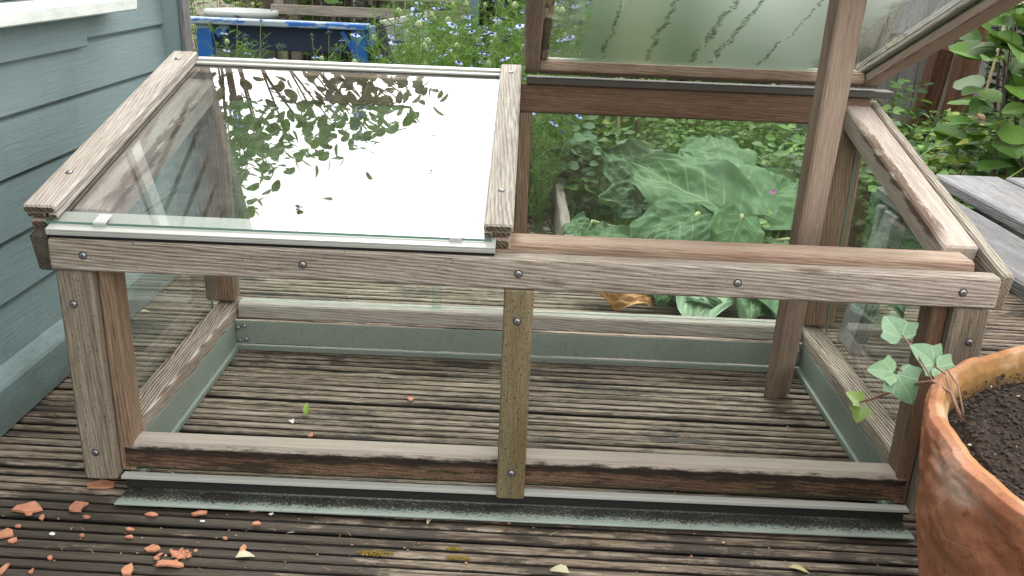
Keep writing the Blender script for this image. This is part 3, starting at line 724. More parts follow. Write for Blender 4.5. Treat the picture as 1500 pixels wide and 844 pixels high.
IV = thing('ivy_plant', 'young ivy shoot with pale veined leaves trailing over the pot rim', 'ivy', (.50, -.36, .345))
m = MB()
m.tube([(.480, -.322, .352), (.470, -.305, .378), (.462, -.278, .378), (.453, -.250, .360), (.443, -.225, .338), (.430, -.207, .318), (.418, -.2, .309)], [.0022, .0021, .002, .0019, .0017, .0014, .0011], 7)
m.tube([(.470, -.305, .378), (.476, -.275, .386), (.474, -.25, .384)], .0012, 6)
m.tube([(.484, -.320, .352), (.484, -.29, .380), (.483, -.262, .386)], .0012, 6)
m.tube([(.453, -.250, .360), (.446, -.246, .370), (.436, -.248, .378)], .0012, 6)
m.tube([(.462, -.278, .378), (.458, -.24, .392), (.453, -.212, .400), (.451, -.205, .402)], .0010, 6)
m.build('stem', M['ivystem'], IV, True)
def ivyleaf(c, d, nrm, s, r, cup=.12):
    c, d = Vector(c), Vector(d).normalized(); sd = d.cross(Vector(nrm)).normalized(); n = sd.cross(d)
    out = [(0, .02), (.12, -.10), (.30, -.17), (.48, -.10), (.56, .02), (.66, .10), (.74, .22), (.60, .32), (.48, .42), (.44, .56), (.34, .72), (.18, .92), (0, 1.06)]
    out = out + [(-x, y) for x, y in out[-2:0:-1]]
    m = MB(); vs = []; gs = []
    for ring in (0., .4, .75, 1.):
        for x, y in out:
            cx, cy = 0, .18
            X, Y = cx + (x - cx) * ring, cy + (y - cy) * ring
            z = (cup + .10) * abs(X) ** 1.4 - .22 * (Y - .25) ** 2 + .03 * mnoise.noise((X * 3 + r * 9, Y * 3, c.x * 50))
            vs.append(c + (sd * X + d * Y + n * z) * s); gs.append((X, Y, r))
    N_ = len(out)
    fs = [(i * N_ + k, i * N_ + (k + 1) % N_, i * N_ + N_ + (k + 1) % N_, i * N_ + N_ + k) for i in range(3) for k in range(N_)]
    m.add(vs, fs, gs); return m.build('leaf', M['ivy'], IV, True)
ivyleaf((.451, -.204, .398), (-.35, .75, .55), (-.2, -.42, .88), .034, .0, .28)
ivyleaf((.479, -.240, .382), (-.70, .1, .55), (.05, -.66, .75), .034, .0)
ivyleaf((.480, -.245, .381), (.80, -.25, -.45), (.1, -.62, .78), .032, .05)
ivyleaf((.434, -.250, .372), (.45, -.35, -.7), (-.1, -.72, .7), .037, .0)
ivyleaf((.430, -.247, .373), (-.9, .1, .05), (-.1, -.62, .78), .027, .12)
ivyleaf((.418, -.200, .310), (-.6, .3, .4), (-.1, -.5, .86), .018, .85, .3)
ivyleaf((.420, -.203, .304), (-.2, -.35, -.9), (-.1, -.8, .5), .019, .9)

# ------------------------------------------------------------------ bench beside the frame
B = thing('garden_bench', 'silver grey slatted wooden bench to the right of the cold frame', 'bench', (.95, .1, 0))
for i, (a, b, z) in enumerate(((.79, .925, .352), (.942, 1.09, .372), (1.105, 1.25, .372))):
    m = MB(); m.beam(a, b, -.9, (.80 if i == 0 else .862), z - .026, z, 'y', .004, wob=.001); m.build('slat', M['bench_grey'], B)
for y in (.70, -.62):
    for x0, x1 in ((.80, .755), (1.23, 1.28)):
        m = MB(); m.bar((x0, y, .318), (x1, y, .001), .032, .092, (0, 1, 0), .003); m.build('leg', M['bench_grey'], B)
    m = MB(); m.beam(.775, 1.255, y + .018, y + .046, .255, .324, 'x', .003); m.build('crossbar', M['bench_grey'], B)

# ------------------------------------------------------------------ shards and litter on the deck
sh = [(-.646,.010,.046,.030),(-.725,-.058,.042,.035),(-.655,-.051,.032,.035),(-.715,-.071,.012,.008),(-.694,-.078,.009,.015),(-.630,-.073,.014,.009),(-.538,-.059,.020,.012),(-.467,-.052,.027,.011),(-.387,-.034,.024,.014),(-.723,-.122,.021,.032),(-.707,-.135,.015,.013),(-.616,-.116,.010,.008),(-.547,-.116,.015,.008),(-.555,-.097,.014,.006),(-.503,-.141,.026,.017),(-.464,-.151,.025,.020),(-.471,-.173,.042,.013),(-.492,-.158,.009,.011),(-.521,-.189,.022,.025),(-.685,-.199,.010,.028),(-.646,-.199,.006,.011),(-.380,-.134,.011,.023),(-.379,-.070,.014,.007),(-.715,-.102,.010,.008),(-.358,.194,.010,.014),(-.201,.347,.015,.016),(-.636,-.168,.008,.009),(-.412,-.108,.009,.006),(-.901,.716,.033,.032),(-.004,-.039,.006,.008)]
named = {0: 'broad terracotta shard lying under the left front post', 1: 'heart shaped terracotta shard left of the front post', 2: 'rounded terracotta shard on the boards in front of the left post',
         7: 'long thin terracotta sliver in front of the metal flange', 8: 'terracotta shard tucked against the metal flange', 9: 'jagged terracotta shard at the left edge of the decking',
         16: 'long curved terracotta shard below a crumbling cluster', 15: 'crumbling heap of terracotta flakes on the front boards', 18: 'leaf shaped terracotta shard at the front edge of the decking',
         21: 'small upright terracotta chip beside a pale dry leaf', 28: 'terracotta shard behind the left side glass near the shed', 25: 'pinkish flake lying on the boards inside the cold frame',
         24: 'tiny orange chip on the boards inside the cold frame', 19: 'pointed terracotta shard cut by the lower left corner', 6: 'small terracotta shard in front of the bottom rail end'}
for i, (x, y, w, d) in enumerate(sh):
    m = MB(); k = rnd.choice((6, 7, 8, 9)) if i != 1 else 9; th = .0032 if w > .02 else .0025
    rr = [rnd.uniform(.55, 1.2) for _ in range(k)]
    if i == 1: rr = [1.1, .8, .95, .55, .95, 1.05, .7, .8, .9]
    a0 = rnd.uniform(0, 6); tx, ty = rnd.uniform(-.12, .12), rnd.uniform(-.1, .1)
    top, bot = [], []
    for j in range(k):
        t = 2 * math.pi * j / k + a0 * (0 if i == 1 else 1); px, py = math.cos(t) * rr[j] * w / 2, math.sin(t) * rr[j] * d / 2
        zc = .0012 + px * tx + py * ty + .02 * (w / .04) * .12 * (1 - (px / w * 2) ** 2)
        top.append((x + px * .985, y + py * .985, zc + th)); bot.append((x + px, y + py, max(.0006, zc)))
    cz = .0012 + th + .0022 * (w / .04)
    vs = top + bot + [(x, y, cz)]
    fs = [(j, (j + 1) % k, 2 * k) for j in range(k)] + [(k + j, k + (j + 1) % k, (j + 1) % k, j) for j in range(k)] + [tuple(range(2 * k - 1, k - 1, -1))]
    m.add(vs, fs, [(0, 0, .5)] * len(vs))
    if i == 15:
        for q in range(26): crumb(m, x + rnd.gauss(0, .011), y + rnd.gauss(0, .008), .005, rnd.uniform(.002, .005))
    o = m.build('terracotta_shard', M['shard'], None, loc=(x, y, 0))
    tag(o, named.get(i, 'small crumb of broken terracotta scattered on the front left boards'), 'terracotta shard', 'terracotta shards scattered on the decking' if i in named else 'small terracotta crumbs on the decking')
m = MB()
for i in range(330):
    x = rnd.triangular(-.9, .7, -.5) if rnd.random() < .6 else rnd.uniform(-.8, 1.0); y = rnd.uniform(-.25, -.03) if rnd.random() < .6 else rnd.uniform(.05, .9)
    if i % 3: crumb(m, x, y, .0015, rnd.choice((.0012, .0016, .0022)), rnd.choice((0, 1, 1, 1, 2)))
    else:
        a = rnd.uniform(0, 6.3); l = rnd.uniform(.006, .018); m.blade((x, y, .002), (x + math.cos(a) * l, y + math.sin(a) * l, .004), .0010, None, rnd.choice((1, 1, 2)))
tag(m.build('leaf_litter_crumbs', [M['shard'], M['seedhead'], M['paleleaf']]), 'fine crumbs of terracotta and plant litter on the decking', 'litter', None, 'stuff')
for nm, lb, ct, x, y, L, Wd, az, mt in (('fallen_leaf', 'small lime green leaf standing on the boards inside the cold frame', 'leaf', -.382, .267, .024, .012, 1.9, 'limeleaf'),
        ('fallen_leaf', 'curled brown leaf in front of the metal flange', 'leaf', -.122, -.034, .016, .008, 4.4, 'paleleaf'),
        ('fallen_leaf', 'pale yellow leaf on the front boards near the pot', 'leaf', .397, -.117, .030, .011, -.3, 'yellowleaf'),
        ('fallen_leaf', 'dry beige leaf at the front edge of the decking', 'leaf', .083, -.152, .030, .018, 2.9, 'paleleaf'),
        ('fallen_leaf', 'pale dry leaf beside a small upright terracotta chip', 'leaf', -.385, -.150, .026, .016, .3, 'paleleaf'),
        ('fallen_leaf', 'pale leaf fragment on the boards behind the left side glass', 'leaf', -.872, .719, .022, .016, .5, 'paleleaf')):
    m = MB(); lime = mt == 'limeleaf'
    m.leaf((x, y, .002), (math.cos(az) * (.5 if lime else 1), math.sin(az) * (.5 if lime else 1), .9 if lime else .25), (0, -1 if lime else 0, .4 if lime else 1), L, Wd, .6, .4, .25)
    tag(m.build(nm, M[mt], None, True, loc=(x, y, 0)), lb, ct)
for x, y, s, lb in ((-.66, -.116, .0045, 'white chip on the dark boards below the heart shaped shard'), (-.459, -.069, .0035, 'white fleck in front of the thin terracotta sliver'), (-.363, -.045, .004, 'white chip beside the shard at the metal flange'), (-.404, .242, .006, 'grey white bird dropping on the boards near the lime leaf')):
    m = MB(); [crumb(m, x + rnd.uniform(-1, 1) * s * .7, y + rnd.uniform(-1, 1) * s * .6, .003, s * .6) for _ in range(4)]
    tag(m.build('white_chip', M['whitebit'], None, loc=(x, y, 0)), lb, 'white chip')
for x, y, w, d, lb in ((-.192, -.126, .055, .012, 'long golden moss cushion in a groove of the front boards'), (-.074, -.128, .036, .008, 'smaller golden moss cushion right of the long one'), (-.082, -.108, .022, .005, 'thin moss streak just behind the smaller moss cushion')):
    m = MB()
    for i in range(260):
        a = rnd.uniform(0, 6.283); r = math.sqrt(rnd.random()); px, py = x + math.cos(a) * r * w / 2, y + math.sin(a) * r * d / 2
        crumb(m, px, py, .001 + .0035 * (1 - r), rnd.uniform(.0009, .0018))
    tag(m.build('moss_patch', M['moss'], None, loc=(x, y, 0)), lb, 'moss')

# ------------------------------------------------------------------ garden behind
m = MB(); m.bar((.135, 1.12, .0), (.118, 2.25, .0), .03, .15, c=.004, wob=.003)
tag(m.build('bed_edging', M['old_grey'], None, loc=(.12, 1.7, -.075)), 'grey timber edging board of the planting bed behind the rear glass', 'edging board')
# blue bench
bb = thing('blue_bench', 'worn blue painted bench in the garden behind the shed corner', 'bench', (-1.05, 2.6, -.075))
m = MB(); m.beam(-1.42, -.652, 2.58, 2.655, .498, .522, 'x', .004); m.build('seat', M['blue'], bb)
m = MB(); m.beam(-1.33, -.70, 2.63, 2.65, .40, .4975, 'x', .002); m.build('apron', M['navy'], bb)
for x in (-1.36, -.725):
    for y in (2.603,):
        m = MB(); m.beam(x, x + .062, y, y + .045, -.075, .4975, 'z', .003); m.build('leg', M['blue'], bb)
m = MB(); m.bar((-.722, 2.62, .42), (-.765, 2.62, .49), .022, .02, (0, 1, 0)); m.build('brace', M['blue'], bb)
m = MB(); m.bar((-1.285, 2.625, .455), (-1.235, 2.625, .497), .035, .02, (0, 1, 0)); m.build('brace', M['blue'], bb)
m = MB(); m.beam(-.65, -.632, 2.585, 2.66, .435, .515, 'y', .002); m.build('end_board', M['blue'], bb)
# grey staging
gs_ = thing('potting_table', 'grey weathered slatted potting table behind the blue bench', 'table', (-.75, 3.2, -.075))
for y in (3.2, 3.33, 3.46): 
    m = MB(); m.beam(-1.22, -.315, y, y + .10, .585, .607, 'x', .004); m.build('top_slat', M['old_grey'], gs_)
m = MB(); m.beam(-1.21, -.322, 3.19, 3.212, .505, .552, 'x', .003); m.build('front_rail', M['old_grey'], gs_)
for x in (-1.20, -.35):
    for y in (3.215, 3.5): m = MB(); m.beam(x, x + .045, y, y + .04, -.075, .584, 'z', .003); m.build('leg', M['old_grey'], gs_)
m = MB(); m.bar((-1.27, 3.35, -.075), (-1.25, 3.35, .75), .06, .04, (0, 1, 0), wob=.004)
tag(m.build('wooden_stake', M['bark'], None, loc=(-1.27, 3.35, -.075)), 'rough brown stake left of the grey potting table', 'stake')
# pale tub with fern
tb = thing('plastic_tub', 'pale grey plastic tub behind the blue bench', 'tub', (-1.32, 3.1, -.075))
m = MB(); m.lathe((-1.32, 3.1, -.075), (0, 0, 1), [(.125, 0), (.15, .57), (.165, .575), (.165, .60), (.15, .60), (.14, .585)], 32); m.build('tub_wall', M['tub'], tb, True)

def bush(name, label, cat, group, c, rad, h, nl, L, Wd, mats, stems=8, up=.5, stem='stem', prof=None, seed=None, z0=-.075, droop=.2, rmax=1.):
    """leaves through a dome-shaped volume on thin stems"""
    o = thing(name, label, cat, (c[0], c[1], z0), group)
    f = MB(); s = MB(); z0_ = z0
    tips = []
    for i in range(stems):
        a = rnd.uniform(0, 6.283); r = rad * math.sqrt(rnd.random()) * .8; hh = h * rnd.uniform(.55, 1) * (1 - .35 * (r / rad) ** 2)
        p = [Vector((c[0] + math.cos(a) * r * (.6 + .4 * t), c[1] + math.sin(a) * r * (.6 + .4 * t), z0_ + hh * t + .04 * h * math.sin(t * 3))) for t in (0, .35, .7, 1)]
        s.tube(p, [.004 * h + .002, .003 * h + .0015, .002, .001], 5); tips.append(p)
    for i in range(nl):
        p = rnd.choice(tips); t = 1 - rnd.random() ** (1.15 if h > 1.2 else 1.6) * (.97 if h > 1.2 else .85)
        k = min(2, int(t * 3)); q = p[k].lerp(p[k + 1], t * 3 - k)
        a = rnd.uniform(0, 6.283); d = Vector((math.cos(a), math.sin(a), rnd.uniform(-.3, .8) * up + .1)); e = rnd.uniform(.2, 1.3) * L
        q2 = q + d.normalized() * e * .9
        sz = rnd.uniform(.55, 1.15)
        nn = Vector((rnd.gauss(0, .45), rnd.gauss(-.25, .45), 1))
        f.leaf(q2, d, nn, L * sz, Wd * sz, rnd.random() * rmax, rnd.uniform(0, .4), rnd.uniform(.02, .2), rnd.randrange(len(mats)), prof=prof)
    f.build('foliage', [M[x] for x in mats], o)
    s.build('stems', M[stem], o)
    return o
OV = (.05, .75, 1., .8, .05)
RD = (.25, .9, 1., .85, .25)

# nigella: four variants, then copies
def nigella(h, nfl, npod):
    o = thing('nigella_plant', 'feathery love in a mist plant with blue flowers behind the closed lid', 'flowering plant', (0, 0, 0), 'love in a mist plants behind the cold frame')
    f = MB(); s = MB(); tips = []
    for i in range(9):
        a = rnd.uniform(0, 6.283); r = rnd.uniform(.02, .15); hh = h * rnd.uniform(.62, 1.0)
        p = [Vector((math.cos(a) * r * t, math.sin(a) * r * t, hh * t)) for t in (0, .33, .66, 1)]
        p = [q + Vector((rnd.gauss(0, .01), rnd.gauss(0, .01), 0)) for q in p]
        s.tube(p, [.0022, .002, .0016, .001], 4); tips.append(p)
        for k in range(26):
            t = rnd.uniform(.08, .98); j = min(2, int(t * 3)); q = p[j].lerp(p[j + 1], t * 3 - j)
            a2 = rnd.uniform(0, 6.283); d = Vector((math.cos(a2), math.sin(a2), rnd.uniform(.2, 1.1))).normalized(); l = rnd.uniform(.03, .075)
            e = q + d * l; f.blade(q, e, .0026)
            for w in range(4):
                b = q.lerp(e, rnd.uniform(.25, .9)); a3 = rnd.uniform(0, 6.283)
                f.blade(b, b + Vector((math.cos(a3), math.sin(a3), rnd.uniform(.1, 1))).normalized() * l * rnd.uniform(.3, .6), .0021)
    f.build('foliage', M['feather'], o); s.build('stems', M['stem'], o)
    for i, p in enumerate(tips[:nfl + npod]):
        tip = p[-1]
        if i < nfl:
            m = MB(); rr = rnd.uniform(.014, .020); tl = Vector((rnd.gauss(0, .25), rnd.gauss(-.15, .25), 1)).normalized(); ax = tl.orthogonal().normalized(); ay = tl.cross(ax)
            for k in range(8):
                t = k * 2 * math.pi / 8 + rnd.uniform(-.12, .12); d = ax * math.cos(t) + ay * math.sin(t) + tl * .12
                m.leaf(tip, d, tl, rr, rr * .62, .5, .1, .1, 0, prof=(.15, .8, 1., .6, .05))
            m.lathe(tip, tl, [(.004, 0), (.005, .005), (.002, .009)], 7, 1)
            for k in range(7):
                t = rnd.uniform(0, 6.28); m.blade(tip, tip + tl * .010 + (ax * math.cos(t) + ay * math.sin(t)) * .008, .0012, .5, 1)
            m.build('flower', [M['petal'], M['pistil']], o)
        else:
            m = MB(); m.lathe(tip - Vector((0, 0, .004)), (0, 0, 1), [(.002, 0), (.009, .006), (.011, .013), (.008, .021), (.002, .026)], 8, 0)
            for k in range(16):
                t = rnd.uniform(0, 6.28); m.blade(tip, tip + Vector((math.cos(t) * .022, math.sin(t) * .022, rnd.uniform(.002, .03))), .0014, .5, 1)
            m.build('seed_pod', [M['pod'], M['feather']], o)
    return o
vars_ = [nigella(.60, 5, 1), nigella(.68, 4, 2), nigella(.55, 6, 0), nigella(.72, 5, 1)]
spots = []
for i in range(120):
    y = rnd.uniform(1.65, 3.9); x = rnd.uniform(-.62, .22) * (y + 1.2) / 4.0
    if 2.3 < y < 3.0 and x < -.55: continue
    if 3.1 < y < 3.6 and x < -.28: continue
    spots.append((x, y, rnd.uniform(.86, 1.12)))
spots += [(-1.02, 1.75, .92), (-1.00, 1.95, .88), (-.93, 1.70, .80), (-.86, 2.0, .86), (-1.08, 2.1, .95), (-.74, 2.1, .84), (-.66, 1.95, .95), (-.60, 2.1, .98), (-.52, 1.8, .95), (-1.12, 2.3, .9), (1.18, 2.0, .66), (1.30, 2.3, .70), (1.12, 1.75, .6)]
for i, (x, y, sc) in enumerate(spots):
    o = vars_[i] if i < 4 else copy_tree(vars_[i % 4])
    o.location = (x, y, -.075); o.rotation_euler = (0, 0, rnd.uniform(0, 6.28)); o.scale = (sc, sc, sc * rnd.uniform(.94, 1.08))
    if x > 1: o['label'] = 'feathery love in a mist plant with blue flowers beyond the right side board'; o['group'] = 'love in a mist plants right of the cold frame'
    elif i >= len(spots) - 13: o['label'] = 'sparse love in a mist plant in front of the blue bench'; o['group'] = 'love in a mist plants before the blue bench'
# rhubarb
RH = thing('rhubarb_plant', 'large rhubarb plant with broad crinkled leaves seen through the rear glass', 'rhubarb', (.45, 1.35, -.075))
def rleaf(base, tip, nrm, Wd, mat='rhubarb', crinkle=.016, curl=.25, seed=0, parent=RH, r=.5, fold=.12, stalk=None):
    base, tip = Vector(base), Vector(tip); d = tip - base; L = d.length; d.normalize(); sd = d.cross(Vector(nrm)).normalized(); n = sd.cross(d)
    m = MB(); NU, NV = 40, 34; vs = []; gs = []
    for i in range(NU + 1):
        u = i / NU
        w = (math.sin(math.pi * min(1, u * .93 + .07) ** .72)) ** .75 if u < 1 else .0
        w = max(w, .04)
        for j in range(NV + 1):
            v = 2 * j / NV - 1
            back = -.16 * L * (abs(v) ** 1.5) * (1 - u) ** 2
            edge = abs(v)
            q_ = ((u - edge * .38) * 6.0) % 1.0; puck = (1 - (2 * q_ - 1) ** 2) * (edge * (1 - edge)) * 4 * .55
            z = puck * crinkle * .30 + fold * abs(v) * w * Wd * .5 - curl * L * (u - .35) ** 2 + crinkle * .95 * mnoise.noise((u * 2.6 + seed * 5, v * 1.9, seed)) + crinkle * .34 * mnoise.noise((u * 8 + seed, v * 7, seed * 3)) + crinkle * .16 * mnoise.noise((u * 19 + seed, v * 17, seed * 3)) + crinkle * .75 * edge ** 3 * math.sin(u * 13 + v * 2 + seed)
            vs.append(base + d * (u * L + back + 0.006 * edge * math.sin(u * 17 + seed)) + sd * (v * w * Wd / 2) + n * z)
            gs.append((u, v, r + .35 * mnoise.noise((u * 3, v * 3, seed))))
    fs = [(i * (NV + 1) + j, i * (NV + 1) + j + 1, (i + 1) * (NV + 1) + j + 1, (i + 1) * (NV + 1) + j) for i in range(NU) for j in range(NV)]
    m.add(vs, fs, gs); lf = m.build('leaf', M[mat], parent, True)
    if stalk:
        q = MB(); q.tube([stalk, Vector(stalk).lerp(base, .5) + Vector((0, 0, .03)), base, base + d * L * .10 - n * .006], [.012, .010, .007, .003], 7)
        q.build('stalk', M['petiole'], lf, True)
    return lf
crown = (.52, 1.42, -.07)
rleaf((.565, 1.13, .165), (.30, 1.38, .285), (-.15, -.55, .8), .27, seed=1, stalk=crown, r=.7, crinkle=.022)
rleaf((.60, 1.20, .19), (.47, 1.52, .30), (.05, -.6, .75), .26, seed=21, stalk=crown, r=.85, crinkle=.018)
rleaf((.46, 1.10, .19), (.265, .99, .115), (-.25, -.55, .75), .19, seed=2, stalk=crown, r=.5, crinkle=.020)
rleaf((.40, 1.50, .17), (.24, 1.60, .26), (-.1, -.7, .65), .20, seed=3, stalk=crown, r=.1, crinkle=.026)
rleaf((.36, 1.36, .15), (.22, 1.30, .17), (-.1, -.6, .7), .16, seed=23, stalk=crown, r=.2, crinkle=.022)
rleaf((.30, 1.14, .09), (.12, 1.06, .085), (-.1, -.35, .9), .15, seed=4, stalk=crown, r=.6)
rleaf((.66, 1.30, .16), (.82, 1.44, .225), (.2, -.55, .75), .25, seed=5, stalk=crown, r=.8)
rleaf((.565, 1.06, .200), (.50, .95, .090), (.1, -.8, .55), .14, seed=6, stalk=crown, r=.95, crinkle=.010)
rleaf((.60, 1.56, .2), (.62, 1.80, .29), (0, -.6, .75), .24, seed=7, stalk=crown, r=.7)
rleaf((.44, 1.22, .12), (.33, 1.02, .08), (-.1, -.5, .8), .20, seed=8, stalk=crown, r=.25, crinkle=.022)
rleaf((.36, 1.10, .06), (.52, .86, .055), (.0, -.6, .75), .20, 'rhubarb_pale', seed=9, stalk=crown, r=.5)
rleaf((.60, 1.12, .09), (.60, .88, .075), (.1, -.6, .75), .17, seed=10, stalk=crown, r=.45)
rleaf((.74, 1.20, .10), (.84, 1.00, .09), (.2, -.6, .75), .20, seed=11, stalk=crown, r=.45)
rleaf((.20, 1.30, .10), (.14, 1.18, .04), (-.2, -.6, .75), .13, seed=12, stalk=crown, r=.5)
rleaf((.80, 1.05, .12), (.90, .76, .08), (.3, -.4, .8), .18, seed=13, stalk=crown, r=.3)
rleaf((.50, 1.30, .10), (.44, 1.08, .12), (-.1, -.7, .7), .16, seed=24, stalk=crown, r=.15, crinkle=.024)
rleaf((.52, 1.02, .085), (.40, .74, .022), (-.05, -.45, .85), .19, 'rhubarb_pale', seed=31, stalk=crown, r=.3, curl=.1)
rleaf((.42, 1.04, .10), (.33, .84, .040), (-.2, -.45, .85), .13, seed=32, stalk=crown, r=.45, curl=.1)
rleaf((.66, .98, .09), (.62, .72, .030), (.1, -.45, .85), .20, seed=33, stalk=crown, r=.6, curl=.1)
rleaf((.36, .96, .06), (.48, .80, .050), (0, -.5, .8), .12, seed=34, stalk=crown, r=.1, curl=.1)
rleaf((.58, .93, .06), (.54, .75, .045), (.1, -.5, .8), .14, seed=35, stalk=crown, r=.85, curl=.1)
dl = rleaf((.315, .885, .045), (.135, .93, .060), (0, -.6, .75), .12, 'dead_leaf', .034, .1, 14, RH, .5)
dl['label'] = 'dead orange brown leaf lying on the decking edge'
# low plants
bush('strawberry_plant', 'low round leaved plant beside the timber edging behind the rear glass', 'plant', None, (.27, 1.95, 0), .26, .34, 260, .05, .048, ['leaf_cool', 'leaf_mid'], 26, prof=RD)
bush('cranesbill_plant', 'small lime green cranesbill with pink flower right of the rhubarb', 'plant', None, (.63, 1.13, 0), .09, .30, 120, .026, .022, ['leaf_bright', 'leaf_yellow'], 14)
m = MB()
for k in range(5):
    t = k * 1.2566; m.leaf((.640, 1.08, .262), (math.cos(t), -.3, math.sin(t)), (0, -1, .2), .009, .008, .5, .1, .1)
tag(m.build('pink_flower', M['pink'], None, loc=(.640, 1.08, .262)), 'single pink flower above the cranesbill', 'flower')
bush('weed_clump', 'tangle of mid green weeds left of the timber edging', 'plant', None, (-.08, 2.0, 0), .17, .26, 200, .045, .026, ['leaf_bright', 'leaf_mid'], 20)
for c_, r_, h_, lb in (((.62, 2.35), .30, .30, 'leafy weed patch in the middle behind the rhubarb'), ((1.0, 2.6), .32, .34, 'leafy weed patch behind the prop bar'), ((.10, 2.55), .28, .30, 'leafy weed patch beyond the end of the timber edging'), ((.75, 3.1), .36, .40, 'farther leafy weed patch behind the bamboo canes'), ((.05, 3.2), .34, .44, 'farther leafy weed patch left of the bamboo canes'), ((.92, 1.85), .24, .28, 'leafy weed patch right of the rhubarb behind the prop bar')):
    bush('weed_clump', lb, 'plant', 'leafy weeds behind the rear glass', (*c_, 0), r_, h_ + .05, 520, .042, .022, ['leaf_bright', 'leaf_mid', 'feather'], 40, prof=OV)
bush('pea_plant', 'tall pale green pea plants with yellow tips behind the low round leaved plant', 'plant', None, (.36, 2.75, 0), .30, .52, 420, .04, .03, ['leaf_bright', 'leaf_mid', 'leaf_yellow'], 34)
bush('dark_shrub', 'dense dark green shrub behind the misted right lid', 'shrub', None, (1.10, 4.2, 0), .70, 2.6, 4200, .10, .065, ['leaf_mid', 'leaf_dark', 'leaf_bright'], 60, prof=OV)
bush('laurel_shrub', 'broad green shrub directly behind the raised lid', 'shrub', None, (.38, 3.95, 0), .60, 2.5, 4200, .10, .06, ['leaf_mid', 'leaf_bright'], 60, prof=OV)
bush('brown_fern', 'brown and green fern growing behind the pale tub', 'fern', None, (-1.60, 3.6, 0), .46, 1.0, 1700, .045, .016, ['leaf_brown', 'leaf_yellow', 'leaf_mid'], 30)
bush('leafy_climber', 'bright heart leaved climber right of the leaning glass', 'climber', None, (-.40, 2.75, 0), .12, .62, 70, .055, .045, ['leaf_bright'], 10, prof=OV)
# canes
for i, (x, y, lean, h, w, lb) in enumerate(((.358, 2.25, -.03, 1.1, .007, 'thin pale bamboo cane left of its neighbours behind the rear glass'), (.480, 2.6, -.03, 1.2, .012, 'thicker pale bamboo cane in the middle behind the rear glass'), (.735, 2.8, .02, 1.15, .008, 'pale bamboo cane nearest the prop bar behind the rear glass'))):
    m = MB(); m.tube([(x, y, -.075), (x + lean * .5, y, h / 2), (x + lean, y + .02, h)], w, 8)
    tag(m.build('bamboo_cane', M['cane'], None, True, loc=(x, y, -.075)), lb, 'cane', 'bamboo canes in the bed')
# leaning framed glass
lw = thing('leaning_glass_frame', 'black framed sheet of glass leaning against the end of the blue bench', 'glass frame', (-.45, 2.35, -.075))
m = MB(); m.bar((-.40, 2.25, -.07), (-.575, 2.42, .535), .03, .045, (0, -1, 0)); m.build('frame', M['black'], lw)
m = MB(); m.bar((-.575, 2.42, .54), (-.40, 2.46, .578), .022, .022, (0, 0, 1)); m.build('top_edge', M['alu_pale'], lw)
mg = MB(); a, b, c_, d_ = Vector((-.395, 2.24, -.06)), Vector((-.565, 2.415, .53)), Vector((-.40, 2.45, .565)), Vector((-.22, 2.28, -.05)); nn = (b - a).cross(d_ - a).normalized() * .004
mg.add([a, b, c_, d_, a + nn, b + nn, c_ + nn, d_ + nn], [(0, 1, 2, 3), (7, 6, 5, 4), (0, 4, 5, 1), (1, 5, 6, 2), (2, 6, 7, 3), (3, 7, 4, 0)], [(0, 0, 0)] * 8)
mg.build('glass_sheet', M['glass_side'], lw)
m = MB(); m.beam(-.345, -.262, 3.68, 3.76, -.075, .78, 'z', .006)
tag(m.build('plastic_post', M['slate'], None, loc=(-.3, 3.72, -.075)), 'slate blue post behind the right end of the potting table', 'post')
# fences
def fence(x0, x1, y, h, label, mat='fence_grey', cat='fence'):
    o = thing('fence_panel', label, cat, ((x0 + x1) / 2, y, -.075), 'fence panels round the garden')
    m = MB(); x = x0
    while x < x1:
        w = rnd.uniform(.085, .105); m.beam(x, x + w - .006, y + rnd.uniform(-.004, .004), y + .018 + rnd.uniform(0, .004), -.075, h + rnd.uniform(-.02, .02), 'z', .002); x += w
    m.build('boards', M[mat], o)
    r = MB(); [r.beam(x0, x1, y + .025, y + .06, z, z + .06, 'x', .003) for z in (.25, h - .25)]; r.build('rails', M['old_grey'], o)
    p = MB(); p.beam(x1 - .004, x1 + .085, y - .02, y + .07, -.075, h + .08, 'z', .004); p.build('post', M['old_grey'], o)
fence(1.28, 2.05, 3.45, 1.75, 'grey close boarded fence behind the right end of the raised lid')
fence(2.15, 4.2, 4.3, 1.75, 'grey close boarded fence in deep shade behind the ivy hedge')
fence(-.4, 1.2, 5.6, 1.75, 'grey close boarded fence far behind the raised lid')
fence(-2.1, -.5, 5.6, 1.75, 'grey close boarded fence far behind the blue bench')
m = MB(); m.bar((1.44, 3.43, .35), (1.70, 3.43, 1.4), .02, .10, (0, 1, 0)); tag(m.build('leaning_plank', M['old_grey'], None, loc=(1.5, 3.43, .35)), 'loose plank leaning diagonally on the grey fence', 'plank')
for x, y, h, w, lb in ((1.80, 2.95, .50, .038, 'short red brown rotting post left of the taller one'), (1.86, 2.75, 1.35, .045, 'tall red brown post in front of the dark hedge at right')):
    m = MB(); m.bar((x - .03, y, -.075), (x + .03, y, h), .085, w * 2, (0, 1, 0), .01, wob=.006)
    tag(m.build('wooden_post', M['rust_post'], None, loc=(x, y, -.075)), lb, 'post')
m = MB(); m.tube([(1.78, 2.45, -.075), (1.83, 2.47, .5), (1.87, 2.5, 1.2)], .0055, 7)
tag(m.build('bamboo_cane', M['cane'], None, True, loc=(1.78, 2.45, -.075)), 'whitish cane leaning beside the tall red brown post', 'cane', 'bamboo canes in the bed')
